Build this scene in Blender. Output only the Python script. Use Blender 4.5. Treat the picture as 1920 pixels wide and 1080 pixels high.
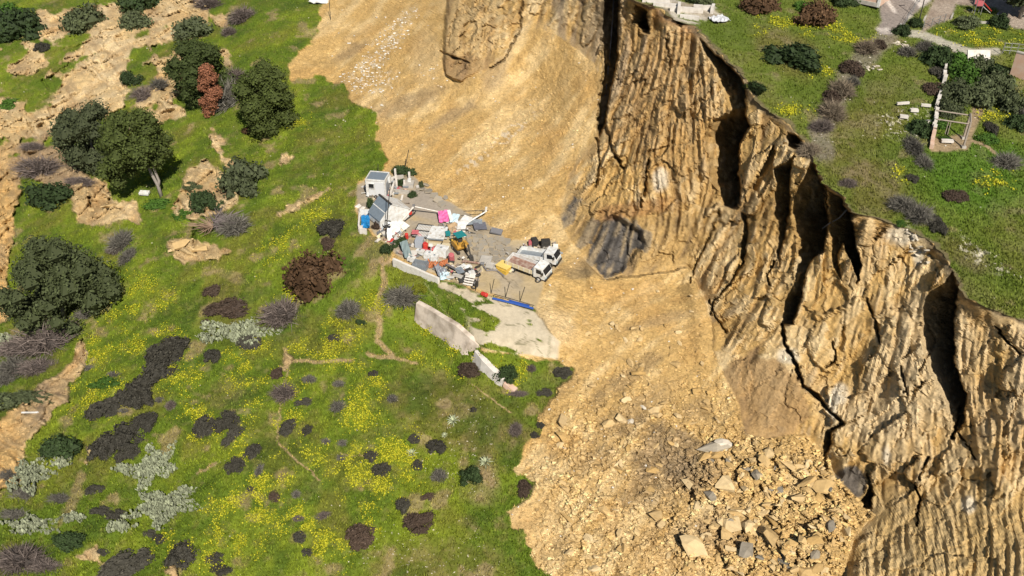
import bpy, math, random
import numpy as np
from mathutils import Vector, Matrix, Quaternion

# ------------------------------------------------------------------ camera, light, exposure
for o in list(bpy.data.objects):
    bpy.data.objects.remove(o)
SC = bpy.context.scene
COL = SC.collection
CAM_H, PITCH, FPX = 75.0, math.radians(35.0), 1800.0
CP, SP = math.cos(PITCH), math.sin(PITCH)
cam_data = bpy.data.cameras.new('camera')
cam_data.sensor_width = 36.0
cam_data.lens = 36.0 * FPX / 1920.0
cam_data.clip_start = 1.0
cam_data.clip_end = 3000.0
cam = bpy.data.objects.new('camera', cam_data)
COL.objects.link(cam)
cam.location = (0, 0, CAM_H)
cam.rotation_euler = (math.radians(90) - PITCH, 0, 0)
SC.camera = cam

SUN_DIR = Vector((-0.222, 0.711, -0.729)).normalized()      # the way the light travels
w = bpy.data.worlds.new('World')
SC.world = w
w.use_nodes = True
nt = w.node_tree
bg = nt.nodes['Background']
sky = nt.nodes.new('ShaderNodeTexSky')
sky.sky_type = 'NISHITA'
sky.sun_disc = False
sky.sun_elevation = math.asin(-SUN_DIR.z)
sky.sun_rotation = math.atan2(-SUN_DIR.x, -SUN_DIR.y)
sky.altitude = 300
nt.links.new(sky.outputs['Color'], bg.inputs['Color'])
bg.inputs['Strength'].default_value = 0.05
sl = bpy.data.lights.new('sun', 'SUN')
sl.energy = 4.8
sl.angle = math.radians(0.5)
sl.color = (1.0, 0.95, 0.87)
so = bpy.data.objects.new('sun', sl)
COL.objects.link(so)
so.location = (40, -60, 160)
so.rotation_euler = SUN_DIR.to_track_quat('-Z', 'Y').to_euler()
vs = SC.view_settings
vs.view_transform = 'Standard'
vs.look = 'None'
vs.exposure = 0.3
vs.gamma = 1.0
vs.use_curve_mapping = False
SC.render.filter_size = 1.1
SC.cycles.max_bounces = 5
SC.cycles.diffuse_bounces = 1

# ------------------------------------------------------------------ numeric helpers
RNG = np.random.default_rng(7)
random.seed(7)

def smooth(e0, e1, x):
    t = np.clip((x - e0) / (e1 - e0), 0, 1)
    return t * t * (3 - 2 * t)

def _hash(ix, iy, iz, seed):
    h = (ix.astype(np.int64) * 374761393 + iy.astype(np.int64) * 668265263 + iz.astype(np.int64) * 1440662683 + seed * 974634541) & 0xffffffff
    h = ((h ^ (h >> 13)) * 1274126177) & 0xffffffff
    h = ((h ^ (h >> 16)) * 2246822519) & 0xffffffff
    return ((h ^ (h >> 15)) & 0xffffff).astype(np.float32) / float(0xffffff)

def vnoise(p, seed=0):
    i = np.floor(p)
    f = (p - i).astype(np.float32)
    f = f * f * f * (f * (f * 6 - 15) + 10)
    ii = i.astype(np.int64)
    out = 0
    for dx in (0, 1):
        wx = f[:, 0] if dx else 1 - f[:, 0]
        for dy in (0, 1):
            wy = f[:, 1] if dy else 1 - f[:, 1]
            for dz in (0, 1):
                wz = f[:, 2] if dz else 1 - f[:, 2]
                out = out + wx * wy * wz * _hash(ii[:, 0] + dx, ii[:, 1] + dy, ii[:, 2] + dz, seed)
    return out * 2 - 1

def fbm(p, scale, octv=4, seed=0, gain=0.5):
    q = p / scale
    a, s, o = 1.0, 0.0, 0
    for k in range(octv):
        o = o + a * vnoise(q + 17.3 * k, seed + k)
        s += a
        a *= gain
        q = q * 2.03
    return o / s

def worley(p2, scale, seed=0):
    """F1, F2, cell id random for 2-D points"""
    q = p2 / scale
    i = np.floor(q).astype(np.int64)
    f1 = np.full(len(q), 9.0, np.float32); f2 = f1.copy(); cid = np.zeros(len(q), np.float32)
    z = np.zeros(len(q), np.int64)
    for dx in (-1, 0, 1):
        for dy in (-1, 0, 1):
            cx, cy = i[:, 0] + dx, i[:, 1] + dy
            jx = _hash(cx, cy, z, seed); jy = _hash(cx, cy, z + 7, seed)
            d = np.hypot(cx + jx - q[:, 0], cy + jy - q[:, 1]).astype(np.float32)
            r = _hash(cx, cy, z + 13, seed)
            n1 = d < f1
            f2 = np.where(n1, f1, np.minimum(f2, d))
            cid = np.where(n1, r, cid)
            f1 = np.where(n1, d, f1)
    return f1, f2, cid

def worley3(p, scale, seed=0):
    q = p / scale
    i = np.floor(q).astype(np.int64)
    f1 = np.full(len(q), 9.0, np.float32); f2 = f1.copy(); cid = np.zeros(len(q), np.float32)
    for dx in (-1, 0, 1):
        for dy in (-1, 0, 1):
            for dz in (-1, 0, 1):
                cx, cy, cz = i[:, 0] + dx, i[:, 1] + dy, i[:, 2] + dz
                r = _hash(cx, cy, cz, seed)
                d = ((cx + r - q[:, 0]) ** 2 + (cy + (r * 571.3) % 1 - q[:, 1]) ** 2 + (cz + (r * 8231.7) % 1 - q[:, 2]) ** 2).astype(np.float32)
                n1 = d < f1
                f2 = np.where(n1, f1, np.minimum(f2, d)); cid = np.where(n1, r, cid); f1 = np.where(n1, d, f1)
    return np.sqrt(f1), np.sqrt(f2), cid

def poly_sd(poly, X, Y):
    """signed pixel distance to a closed outline, positive inside"""
    P = np.asarray(poly, float)
    d2 = np.full(X.shape, 1e18)
    ins = np.zeros(X.shape, bool)
    for (x0, y0), (x1, y1) in zip(P, np.roll(P, -1, axis=0)):
        ex, ey = x1 - x0, y1 - y0
        t = np.clip(((X - x0) * ex + (Y - y0) * ey) / (ex * ex + ey * ey + 1e-9), 0, 1)
        d2 = np.minimum(d2, (X - x0 - t * ex) ** 2 + (Y - y0 - t * ey) ** 2)
        if y0 != y1:
            c = ((y0 <= Y) & (y1 > Y)) | ((y1 <= Y) & (y0 > Y))
            xi = x0 + (Y - y0) / (y1 - y0) * ex
            ins ^= c & (X < xi)
    d = np.sqrt(d2)
    return np.where(ins, d, -d)

def line_d(pts, X, Y):
    P = np.asarray(pts, float)
    d2 = np.full(X.shape, 1e18)
    for (x0, y0), (x1, y1) in zip(P[:-1], P[1:]):
        ex, ey = x1 - x0, y1 - y0
        t = np.clip(((X - x0) * ex + (Y - y0) * ey) / (ex * ex + ey * ey + 1e-9), 0, 1)
        d2 = np.minimum(d2, (X - x0 - t * ex) ** 2 + (Y - y0 - t * ey) ** 2)
    return np.sqrt(d2)

def blur(a, s):
    h, w_ = a.shape
    pad = int(s * 3) + 1
    b = np.pad(a, pad, mode='reflect')
    fy = np.fft.fftfreq(b.shape[0])[:, None]; fx = np.fft.rfftfreq(b.shape[1])[None, :]
    k = np.exp(-2 * (math.pi * s) ** 2 * (fx * fx + fy * fy))
    return np.fft.irfft2(np.fft.rfft2(b) * k, s=b.shape)[pad:pad + h, pad:pad + w_]

class Raster:
    """a field sampled every `step` survey pixels"""
    def __init__(s, x0, x1, y0, y1, step):
        s.x0, s.y0, s.st = x0, y0, step
        s.xs = np.arange(x0, x1 + step, step, dtype=float); s.ys = np.arange(y0, y1 + step, step, dtype=float)
        s.X, s.Y = np.meshgrid(s.xs, s.ys)
    def sample(s, a, X, Y):
        fx = np.clip((X - s.x0) / s.st, 0, len(s.xs) - 1.001); fy = np.clip((Y - s.y0) / s.st, 0, len(s.ys) - 1.001)
        ix, iy = fx.astype(int), fy.astype(int)
        fx, fy = fx - ix, fy - iy
        return (a[iy, ix] * (1 - fx) + a[iy, ix + 1] * fx) * (1 - fy) + (a[iy + 1, ix] * (1 - fx) + a[iy + 1, ix + 1] * fx) * fy

def uv(px, py):
    return (np.asarray(px, float) - 960) / FPX, (np.asarray(py, float) - 540) / FPX
def from_depth(px, py, zc):
    u, v = uv(px, py)
    return np.stack([zc * u, zc * (CP - v * SP), CAM_H - zc * (SP + v * CP)], -1)
def depth_for_z(px, py, z):
    u, v = uv(px, py)
    return (CAM_H - z) / (SP + v * CP)
def on_level(px, py, z=0.0):
    return Vector(from_depth(px, py, depth_for_z(px, py, z)))
# the plateau climbs gently away: z = PA + PB * y
PB = 0.12
PA = 18 - PB * 80
def plateau_depth(px, py):
    u, v = uv(px, py)
    return (CAM_H - PA) / ((SP + v * CP) + PB * (CP - v * SP))

# ------------------------------------------------------------------ survey of the place
RIM = [(800, -330), (860, -300), (930, -240), (985, -190), (1060, -120), (1120, -65), (1165, -28), (1192, 0), (1214, 12), (1240, 17), (1248, 27), (1266, 38), (1304, 48), (1309, 60),
       (1322, 72), (1340, 90), (1360, 110), (1385, 132), (1399, 150), (1402, 166), (1420, 190), (1450, 213), (1480, 235),
       (1490, 250), (1510, 266), (1526, 295), (1535, 320), (1546, 345), (1580, 365), (1590, 384), (1601, 400), (1640, 408),
       (1700, 428), (1742, 450), (1770, 475), (1785, 505), (1800, 535), (1811, 558), (1850, 576), (1920, 603), (2000, 655),
       (2150, 760), (2300, 920), (2420, 1250)]
BASE = [(780, -330), (806, -160), (828, -40), (838, 0), (838, 60), (828, 92), (830, 140), (865, 153), (915, 130), (952, 100), (985, 60), (1012, 52),
        (1050, 70), (1090, 98), (1118, 122), (1126, 200), (1118, 262), (1088, 292), (1064, 330), (1050, 410), (1064, 442),
        (1100, 490), (1130, 522), (1200, 518), (1290, 500), (1320, 560), (1335, 600), (1340, 660), (1360, 710), (1385, 760),
        (1396, 815), (1440, 824), (1510, 812), (1550, 850), (1562, 890), (1600, 930), (1636, 966), (1602, 1002), (1586, 1060), (1580, 1250)]
_rx = np.array([p[0] for p in RIM], float); _ry = np.array([p[1] for p in RIM], float)
def rim_x(y):
    y = np.asarray(y, float)
    b = np.interp(y, _ry, _rx)
    q = np.stack([y / 9.0, y * 0 + .5, y * 0 + .5], -1).reshape(-1, 3)
    j = (vnoise(q, 91) * 6 + vnoise(q * 2.7, 92) * 4.5).reshape(y.shape)
    return b + j
CLIFF_POLY = BASE + [(2420, 1250)] + RIM[::-1]

GROUND = [(690,370,0),(760,440,0),(900,420,.3),(880,480,0),(1000,470,0),(1040,510,0),(960,550,-.2),(900,530,-.1),(820,512,-.2),(760,480,-.1),
 (850,565,-.8),(950,600,-.9),(1040,640,-1.3),(915,642,-1.5),(800,545,-.8),(785,607,-4.6),(835,650,-4.8),(880,690,-5),(960,745,-5.6),(960,690,-4.0),(1030,700,-4.6),
 (700,520,-2),(700,600,-4.2),(620,500,-3),(560,420,-3),(600,350,-2.2),(650,320,-1),(560,250,-1),(600,180,0),(480,250,-3),(520,130,1),(590,60,3),(450,60,0),(480,0,2),
 (420,340,-5),(300,370,-8),(350,480,-8.5),(250,450,-10),(450,500,-6.5),(500,600,-8),(600,700,-8.5),(700,750,-8),(800,800,-8.5),(900,850,-8.5),(980,850,-8.5),
 (400,700,-11),(300,800,-13.5),(500,850,-11.5),(650,900,-11),(800,950,-11),(950,1000,-11.5),(200,700,-14),(100,650,-16),(100,850,-17),(0,800,-19),(0,1080,-20),
 (200,1080,-17.5),(400,1080,-15.5),(600,1080,-14.5),(800,1080,-14),(1000,1080,-13.5),(0,600,-18),(20,450,-17),(130,470,-14),(0,300,-16),(100,330,-13.5),(180,300,-11),
 (200,200,-10),(100,200,-12),(0,150,-13),(100,80,-9),(0,0,-10),(200,40,-7),(300,120,-6),(330,30,-4),(390,150,-4),
 (-320,1250,-27),(-320,600,-24),(-320,0,-18),(-320,-180,-16),(200,-180,-6),(600,-180,7),(700,-300,16),(500,-300,7),(300,1250,-20),(700,1250,-17),(1100,1250,-15),(1500,1250,-13),(1900,1250,-12),
 (700,60,5),(650,130,2),(760,180,4),(700,230,1.5),(830,170,5.5),(780,60,8),(820,0,11),(700,-40,8.5),(740,300,.3),(850,330,1),(950,380,1.5),(1000,300,4),(900,250,4),
 (1050,200,8.5),(1000,150,8.5),(920,180,6.5),(1100,120,14),(1000,430,.8),(1040,350,3.5),(1050,430,1),(1090,250,8),(985,60,14.5),(1050,72,15.5),(930,110,11),(900,40,14),(1118,150,13),
 (1060,470,.2),(1080,510,-.3),(1150,525,-.8),(1220,525,-.5),(1290,520,0),(1100,580,-1.5),(1200,600,-1.5),(1300,580,-.5),(1080,680,-4),(1200,700,-4),(1320,700,-3),
 (1040,780,-6.5),(1150,800,-6.5),(1300,800,-6),(1380,820,-5.5),(1000,900,-9),(1150,930,-9),(1300,930,-8.5),(1450,880,-6.5),(1550,880,-6),(1600,960,-6.5),(1450,980,-8.5),
 (1580,1040,-8.5),(1100,1080,-12.5),(1300,1080,-11.5),(1500,1080,-10),(1600,1080,-9.5)]

def tps(pts, X, Y):
    P = np.array(pts, float)
    S = 500.0
    A = P[:, :2] / S
    def k(r2):
        return 0.5 * r2 * np.log(r2 + 1e-12)
    n = len(A)
    K = k(((A[:, None] - A[None]) ** 2).sum(-1)) + np.eye(n) * 2e-4
    M = np.zeros((n + 3, n + 3)); M[:n, :n] = K; M[:n, n] = 1; M[:n, n + 1:] = A; M[n, :n] = 1; M[n + 1:, :n] = A.T
    wts = np.linalg.solve(M, np.concatenate([P[:, 2], np.zeros(3)]))
    out = wts[n] + wts[n + 1] * X / S + wts[n + 2] * Y / S
    for (ax, ay), wi in zip(A, wts[:n]):
        out = out + wi * k((X / S - ax) ** 2 + (Y / S - ay) ** 2)
    return out

R4 = Raster(-330, 2440, -320, 1260, 5)
zg = tps(GROUND, R4.X, R4.Y)
cl_sd = poly_sd(CLIFF_POLY, R4.X, R4.Y)
inside = cl_sd > 0
rim_z = CAM_H - plateau_depth(R4.X, R4.Y) * (SP + uv(R4.X, R4.Y)[1] * CP)
dr = line_d(RIM, R4.X, R4.Y); db = line_d(BASE, R4.X, R4.Y)
beyond = (~inside) & (R4.X > np.interp(R4.Y, _ry, _rx) - 2)
zf = np.where(beyond, rim_z, zg)
t = db / (db + dr + 1e-6)
# start: base level carried in from the nearest base vertex
bp = np.array(BASE, float)
bz = tps(GROUND, bp[:, 0], bp[:, 1])
wgt = 1.0 / (((R4.X[..., None] - bp[:, 0]) ** 2 + (R4.Y[..., None] - bp[:, 1]) ** 2) ** 2 + 1)
zb_near = (wgt * bz).sum(-1) / wgt.sum(-1)
zf = np.where(inside, zb_near * (1 - t) + rim_z * t, zf)
for it in range(260):                                        # relax the face between foot and rim
    a = zf.copy()
    a[1:-1, 1:-1] = .25 * (zf[:-2, 1:-1] + zf[2:, 1:-1] + zf[1:-1, :-2] + zf[1:-1, 2:])
    zf = np.where(inside, a, zf)
zf = np.where(beyond, rim_z, zf)

# fall-line streaks on the bare ground
R2 = Raster(560, 2200, -312, 1250, 2)
DIRS = [(1150,100,-.05,1),(1250,150,-.1,1),(1350,200,-.05,1),(1250,400,-.15,1),(1150,450,-.22,1),(1350,500,-.45,1),(1450,450,-.35,1),(1550,500,-.25,1),(1650,550,-.08,1),
 (1450,650,-.5,1),(1600,700,-.22,1),(1750,800,-.06,1),(1850,750,.08,1),(1700,950,0,1),(1900,950,0,1),(1400,600,-.7,1),(1060,60,-.12,1),(900,60,-.05,1),(900,300,-1,.8),
 (700,100,-1,.85),(1000,200,-1,.75),(1300,650,-1,.8),(1150,800,-.8,1),(1250,950,-.6,1),(1100,200,-.6,1),(1000,380,-1,.6),(1250,560,-1,.4)]
vx = 0; vy = 0; sw = 0
for (x, y, dx, dy) in DIRS:
    wi = 1.0 / ((R2.X - x) ** 2 + (R2.Y - y) ** 2 + 400) ** 1.5
    l = math.hypot(dx, dy)
    vx = vx + wi * dx / l; vy = vy + wi * dy / l; sw = sw + wi
wob = blur(RNG.standard_normal(R2.X.shape), 14); wob /= wob.std()
ang = np.arctan2(vy, vx) + wob * .10
vx, vy = np.cos(ang), np.sin(ang)
def lic(sig, steps):
    n = RNG.standard_normal(R2.X.shape)
    if sig > 0:
        n = blur(n, sig)
    acc = n.copy()
    for sgn in (1, -1):
        x, y = R2.X.copy(), R2.Y.copy()
        for k in range(steps):
            ux, uy = R2.sample(vx, x, y), R2.sample(vy, x, y)
            x += sgn * 2 * ux * max(1, sig * .6); y += sgn * 2 * uy * max(1, sig * .6)
            acc += R2.sample(n, x, y)
    acc -= blur(acc, 60)
    return acc / acc.std()
LF = lic(0.8, 12); LM = lic(2.2, 20); LC = lic(5.5, 18)

RECESS = [
 [(1130,-60),(1166,-60),(1163,0),(1160,50),(1160,100),(1152,150),(1142,200),(1134,240),(1124,262),(1118,240),(1121,200),(1127,150),(1128,100),(1127,50),(1130,0)],
 [(1192,6),(1215,20),(1217,62),(1200,66),(1195,46),(1178,56),(1186,28)],
 [(1307,70),(1340,98),(1385,140),(1399,165),(1400,215),(1406,240),(1388,272),(1386,330),(1391,360),(1386,388),(1350,392),(1344,358),(1332,340),(1328,290),(1318,255),(1335,226),(1366,206),(1360,180),(1346,160),(1338,130),(1318,96)],
 [(1474,246),(1492,252),(1511,272),(1506,292),(1472,272)],
 [(1446,318),(1468,310),(1492,288),(1484,330),(1482,380),(1478,425),(1466,470),(1462,520),(1454,470),(1458,425),(1448,400),(1454,345)],
 [(1512,318),(1528,300),(1540,338),(1552,356),(1556,420),(1546,470),(1522,490),(1508,530),(1502,566),(1488,606),(1460,612),(1459,590),(1468,560),(1489,530),(1492,440),(1478,402),(1495,352)],
 [(1546,352),(1578,372),(1598,402),(1604,440),(1616,500),(1608,536),(1600,502),(1580,456),(1573,480),(1580,536),(1562,500),(1552,440)],
 [(1787,508),(1798,540),(1791,600),(1791,680),(1801,710),(1814,740),(1808,790),(1796,812),(1776,760),(1764,738),(1740,690),(1728,650),(1728,590),(1741,546),(1770,530)],
 [(1622,862),(1633,900),(1638,922),(1633,958),(1617,950),(1612,936),(1627,912)],
 [(1395,500),(1406,440),(1400,400),(1390,396),(1392,440),(1384,486)],
 [(1545,812),(1562,800),(1560,830),(1549,850),(1552,892),(1544,880),(1541,845)],
 [(1268,30),(1279,36),(1278,48),(1270,46)],
]
CRACKS = [([(1137,240),(1145,270),(1155,295),(1168,314)],4.5,1.6), ([(1465,610),(1472,645),(1495,690),(1505,725),(1540,748),(1556,772),(1582,790),(1562,806)],5,2.0),
 ([(1395,490),(1370,530),(1340,562),(1333,592)],3.2,1.3), ([(1800,762),(1794,792),(1786,822)],3.5,1.4), ([(1868,612),(1888,640),(1912,662)],2.6,1.0), ([(1716,905),(1724,935),(1718,985)],2.6,1.0),
 ([(1740,855),(1722,900)],2.8,1.0),([(1120,262),(1124,300),(1118,350)],3,1.2),([(1215,300),(1208,350),(1200,385)],3.2,1.2),([(1330,560),(1345,600),(1362,622)],2.5,.9),
 ([(1250,72),(1254,100),(1258,132)],2.6,.9),([(1450,490),(1440,515),(1442,535)],2.6,1.2),([(1560,640),(1568,672),(1548,690)],2.6,.9),([(1624,560),(1640,600),(1648,640)],2.8,1.0),
 ([(1690,690),(1700,740)],2.4,.8),([(1790,800),(1830,860)],2.2,.8),([(860,20),(845,55),(842,85)],2.4,.7),([(828,95),(850,108),(880,118)],2.4,.8),([(980,0),(972,60),(945,110),(920,128)],2.5,.8),
 ([(1350,395),(1300,510),(1292,530)],2.4,.8),([(1735,600),(1755,640),(1720,700)],2.0,.6),
 ([(178,-4),(181,14),(180,32)],3.2,1.6),([(331,104),(334,128),(333,150)],3.6,1.8),([(314,126),(313,146)],3.2,1.6),([(304,158),(306,178)],2.8,1.4),([(80,150),(92,166)],2.6,1.2),([(52,226),(60,246)],3,1.5),([(206,374),(199,396)],3,1.6),([(168,370),(172,392)],3,1.6),([(361,428),(364,450),(368,474)],3.4,1.8),([(334,376),(346,406)],3.4,1.6),([(154,636),(160,668)],3,1.6),([(396,256),(392,276)],2.6,1.2),([(120,92),(170,78),(205,70)],2.4,1.1),([(90,148),(140,112)],2.4,1.2),([(60,232),(110,214),(150,196)],2.4,1.2)]

# ------------------------------------------------------------------ sheet A: everything below the rim
YS = np.arange(-300, 1246, 2.4)
NX = 880
XL = -320.0
U = np.linspace(0, 1, NX)
RX = rim_x(YS)
_yw = np.arange(YS[0] - 150, YS[-1] + 150, 2.4)
_ker = np.exp(-.5 * (np.arange(-40, 41) / 14.0) ** 2); _ker /= _ker.sum()
RS = np.interp(YS, _yw, np.convolve(np.pad(np.interp(_yw, _ry, _rx), 40, mode='edge'), _ker, 'valid'))     # the rim evened out, for even quads
AX = XL + (RS[:, None] - XL) * U[None] + (RX - RS)[:, None] * (U[None] ** 22)
AY = np.repeat(YS[:, None], NX, 1)
fx, fy = AX.ravel(), AY.ravel()
z0 = R4.sample(zf, fx, fy)
zc = depth_for_z(fx, fy, z0)
P0 = from_depth(fx, fy, zc)
G = P0.reshape(len(YS), NX, 3)
du = np.gradient(G, axis=1); dv = np.gradient(G, axis=0)
Nrm = np.cross(du, dv).reshape(-1, 3)
Nrm /= np.linalg.norm(Nrm, axis=1, keepdims=True) + 1e-9
view = P0 - np.array([0, 0, CAM_H]); rng_ = np.linalg.norm(view, axis=1); view /= rng_[:, None]
cosv = np.abs((Nrm * view).sum(1))
ppm = FPX / zc                                             # survey pixels per metre

ed = np.stack([fx / 26, fy / 26, fx * 0], -1)
rag = fbm(ed, 1.0, 4, 5)                                    # ragged edges
rag2 = fbm(ed, .33, 3, 15)
sd_cliff = poly_sd(CLIFF_POLY, fx, fy)
sd_cliff = np.where(sd_cliff < 60, sd_cliff + np.clip((sd_cliff + 60) / 60, 0, 1) * rag * 5, sd_cliff)
GRASS = [(-330,-190),(640,-190),(606,-20),(602,40),(580,80),(545,112),(548,150),(598,140),(640,160),(662,192),(702,215),(706,262),(732,300),(716,325),(676,345),(668,395),
 (700,445),(738,455),(738,490),(822,524),(998,578),(1000,600),(905,655),(1078,690),(1040,745),(1016,780),(1010,812),(975,852),(970,882),(1002,905),(985,932),(958,960),(966,988),
 (992,1002),(992,1042),(1035,1085),(1090,1250),(-330,1250)]
sd_grass = poly_sd(GRASS, fx, fy) + rag * 12 + rag2 * 5
SOIL = [[(70,25),(180,14),(242,4),(300,-30),(400,-30),(384,58),(345,90),(350,140),(330,190),(300,170),(285,110),(245,150),(236,200),(200,222),(150,240),(90,250),(40,262),(-10,262),(-330,300),(-330,150),(0,185),(62,190),(85,165),(90,140),(140,100),(150,85),(60,78)],
 [(-330,270),(40,268),(112,250),(125,310),(40,330),(22,440),(14,590),(0,610),(-330,640)],
 [(40,262),(118,262),(160,330),(200,345),(205,400),(150,420),(125,360),(70,345),(40,320)],
 [(150,372),(250,376),(262,420),(160,420)], [(288,85),(350,78),(374,110),(354,165),(330,187),(316,130)], [(-330,95),(0,95),(66,72),(92,118),(60,142),(0,135),(-330,140)], [(-330,190),(0,188),(130,236),(120,262),(-10,262)], [(190,222),(330,190),(348,215),(300,238),(232,242)], [(150,60),(330,40),(320,90),(200,110)], [(335,345),(352,312),(388,300),(446,338),(442,382),(405,402),(345,412),(322,400)],
 [(312,440),(345,440),(380,455),(430,470),(400,490),(330,485)], [(385,255),(400,245),(425,290),(455,315),(420,320)],
 [(-330,770),(0,785),(60,735),(120,690),(150,640),(162,660),(140,710),(128,745),(78,800),(46,850),(40,905),(-20,920),(-330,930)],
 [(505,408),(560,375),(620,352),(600,372),(540,400)], [(395,30),(430,25),(420,50)], [(260,170),(330,160),(325,195),(250,205)], [(520,285),(550,295),(530,300)],
 [(170,840),(162,870),(155,868)], [(150,1045),(180,1030),(195,1060)], [(310,1070),(330,1050),(335,1090)], [(528,690),(535,648),(545,690),(538,705)],[(415,95),(432,90),(430,120)]]
sd_soil = np.full(fx.shape, -1e9)
for p in SOIL:
    sd_soil = np.maximum(sd_soil, poly_sd(p, fx, fy))
# grass tongues left standing on the eroded ground
TURF = [(128,78,42,12),(60,165,55,18),(70,192,22,14),(115,125,40,10),(250,130,16,20),(180,225,16,12),(108,260,22,10),(290,95,50,14),(20,105,30,22),(30,290,14,8),(270,62,20,8)]
for (cx, cy, a, b) in TURF:
    sd_soil = np.minimum(sd_soil, (np.hypot((fx - cx) / a, (fy - cy - (fx - cx) * -.25) / b) - 1) * b)
sd_soil = sd_soil + rag * 13 + rag2 * 6
YARD = [(668,345),(700,326),(772,322),(800,352),(830,372),(872,396),(905,410),(950,448),(1042,450),(1056,490),(1020,530),(1004,578),(960,566),(832,522),(742,478),(700,438),(668,398)]
sd_yard = poly_sd(YARD, fx, fy) + rag * 5
APRON = [(796,530),(832,524),(1000,584),(1050,640),(1044,672),(960,662),(905,654),(860,620)]
sd_apron = poly_sd(APRON, fx, fy) + rag * 4
m_cliff = smooth(-2, 2, sd_cliff)
m_yard = smooth(-2, 3, sd_yard) * (1 - m_cliff)
m_apron = smooth(-2, 2, sd_apron) * (1 - m_cliff) * (1 - m_yard)
m_soil = smooth(-2, 2, sd_soil) * smooth(-2, 2, sd_grass) * (1 - m_yard)
apg = fbm(np.stack([fx / 40 + fy / 60, fy / 16 - fx / 50, fx * 0], -1), 1.0, 4, 41)
m_apgrass = m_apron * np.maximum(smooth(.04, .12, apg - .05 + smooth(30, 0, np.abs(sd_apron - 12)) * .05 - smooth(930, 1010, fx) * .5 + .14 * smooth(600, 560, fy)), smooth(24, 18, line_d([(800, 545), (905, 648)], fx, fy) - rag * 4) * smooth(890, 870, fx))
m_grass = np.clip(smooth(-2, 2, sd_grass) * (1 - m_soil) * (1 - m_yard) * (1 - m_cliff) * (1 - m_apron) + m_apgrass, 0, 1)
m_apron = m_apron * (1 - m_apgrass)
m_debris = np.clip(1 - m_cliff - m_yard - m_apron - m_soil - m_grass, 0, 1)

# relief, metres along the surface normal (+ = proud)
lf, lm, lc = (R2.sample(a, fx, fy) for a in (LF, LM, LC))
inR2 = smooth(560, 640, fx)
n_big = fbm(P0, 7.0, 4, 3); n_mid = fbm(P0, 1.8, 4, 23); n_fine = fbm(P0, .55, 3, 33)
ribs = .45 + .55 * smooth(1.2, .7, np.hypot((fx - 1210) / 170, (fy - 260) / 320)) + .25 * smooth(0, 1, fbm(P0, 12, 2, 61) * 2)
w1, w2, wid = worley(np.stack([P0[:, 0] * .8 + P0[:, 1] * .6 + n_mid * .8, P0[:, 2] * .55 + n_mid * .8], -1), 1.5, 37)
crag = np.abs(fbm(P0, 2.6, 4, 57)) * -1.1 + .3
hx = P0[:, 0] * .75 + P0[:, 1] * .65
hx = hx + (P0[:, 2] * .25) * smooth(1500, 1350, fx)
k1 = np.ones(len(fx), np.float32); k2 = k1 * 2; kid = k1 * .5; kid2 = k1 * .5; k3 = k1.copy(); k4 = k1 * 2
ci = np.where(sd_cliff > -6)[0]
pw = P0[ci] * np.array([1, 1, .42]) + np.stack([n_mid[ci] * .5, n_fine[ci] * .4, n_mid[ci] * .3], -1)
k1[ci], k2[ci], kid[ci] = worley3(pw, 2.9, 301)
k3[ci], k4[ci], kid2[ci] = worley3(P0[ci] * np.array([1, 1, .6]) + n_fine[ci, None] * .2, 1.0, 303)
q_ = np.stack([hx, P0[:, 2] * .45, P0[:, 0] * 0], -1)
tiltx = (kid - .5) * 2; tilty = (((kid * 977) % 1) - .5) * 2
facet = (kid - .5) * .9 + vnoise(np.stack([hx / 5, P0[:, 2] / 9, kid * 40], -1), 305) * .7
facet2 = (kid2 - .5) * .30
bed = np.abs(((P0[:, 2] * .55 + n_big * .9) % 1) - .5) * 2
def steps(x, w=.25):
    f_ = np.floor(x); r_ = x - f_
    return f_ + smooth(1 - w, 1, r_) + r_ * .15
slc = steps(lc * 1.3 + n_mid * .3 + 40) / 1.3 - 40 / 1.3; slm = steps(lm * 1.1 + n_fine * .3 + 40) / 1.1 - 40 / 1.1
ribs = ribs * (1 - .6 * smooth(1380, 1500, fx) - .12 * smooth(1600, 1700, fx)) * (1 - .85 * smooth(1540, 1640, fx) * smooth(800, 920, fy))
cl = ribs * (np.clip(slc, -2.4, 2.0) * .15 + np.clip(slm, -2.4, 2.2) * .11 - (.55 * smooth(-1.3, -2.3, lm) + .8 * smooth(-1.5, -2.4, lc)) * (1 - .5 * smooth(1380, 1500, fx))) + lf * .075 + (lf * .15 + np.clip(slm, -2.4, 2) * .07) * smooth(1.2, .7, np.hypot((fx - 1240) / 120, (fy - 230) / 260)) + n_big * .8 + n_mid * .12 + n_fine * .10
cl += facet * (.6 + .55 * smooth(1300, 1420, fx)) + fbm(P0 * np.array([1, 1, .5]), 9, 2, 65) * 1.3 * smooth(1330, 1450, fx) + facet2 - .35 * smooth(.05, 0, k2 - k1) * smooth(.45, .7, kid) + crag * .28 + (bed - .5) * .07 * smooth(1250, 1400, fx)
edge_fade = smooth(0, 26, sd_cliff) * (.35 + .65 * smooth(0, 25, RX.repeat(NX) - fx))
quiet = smooth(1.25, .9, np.hypot((fx - 1420) / 90, (fy - 740) / 95)) * .45 + smooth(1560, 1660, fx) * smooth(880, 980, fy) * .75
disp = m_cliff * edge_fade * cl * (1 - np.clip(quiet, 0, .8))
disp += m_cliff * edge_fade * smooth(1560, 1660, fx) * smooth(880, 980, fy) * (n_mid * .25 + n_big * .4 + lf * .06)
dgr = fbm(P0, 5, 4, 63)
f1, f2, cid = worley(np.stack([P0[:, 0] + n_mid * .5, P0[:, 1] + n_fine * .5], -1), 1.15, 5)
g1, g2, gid = worley(np.stack([P0[:, 0] + n_mid * .9, P0[:, 1] * .8 + n_fine], -1), 2.6, 9)
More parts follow.
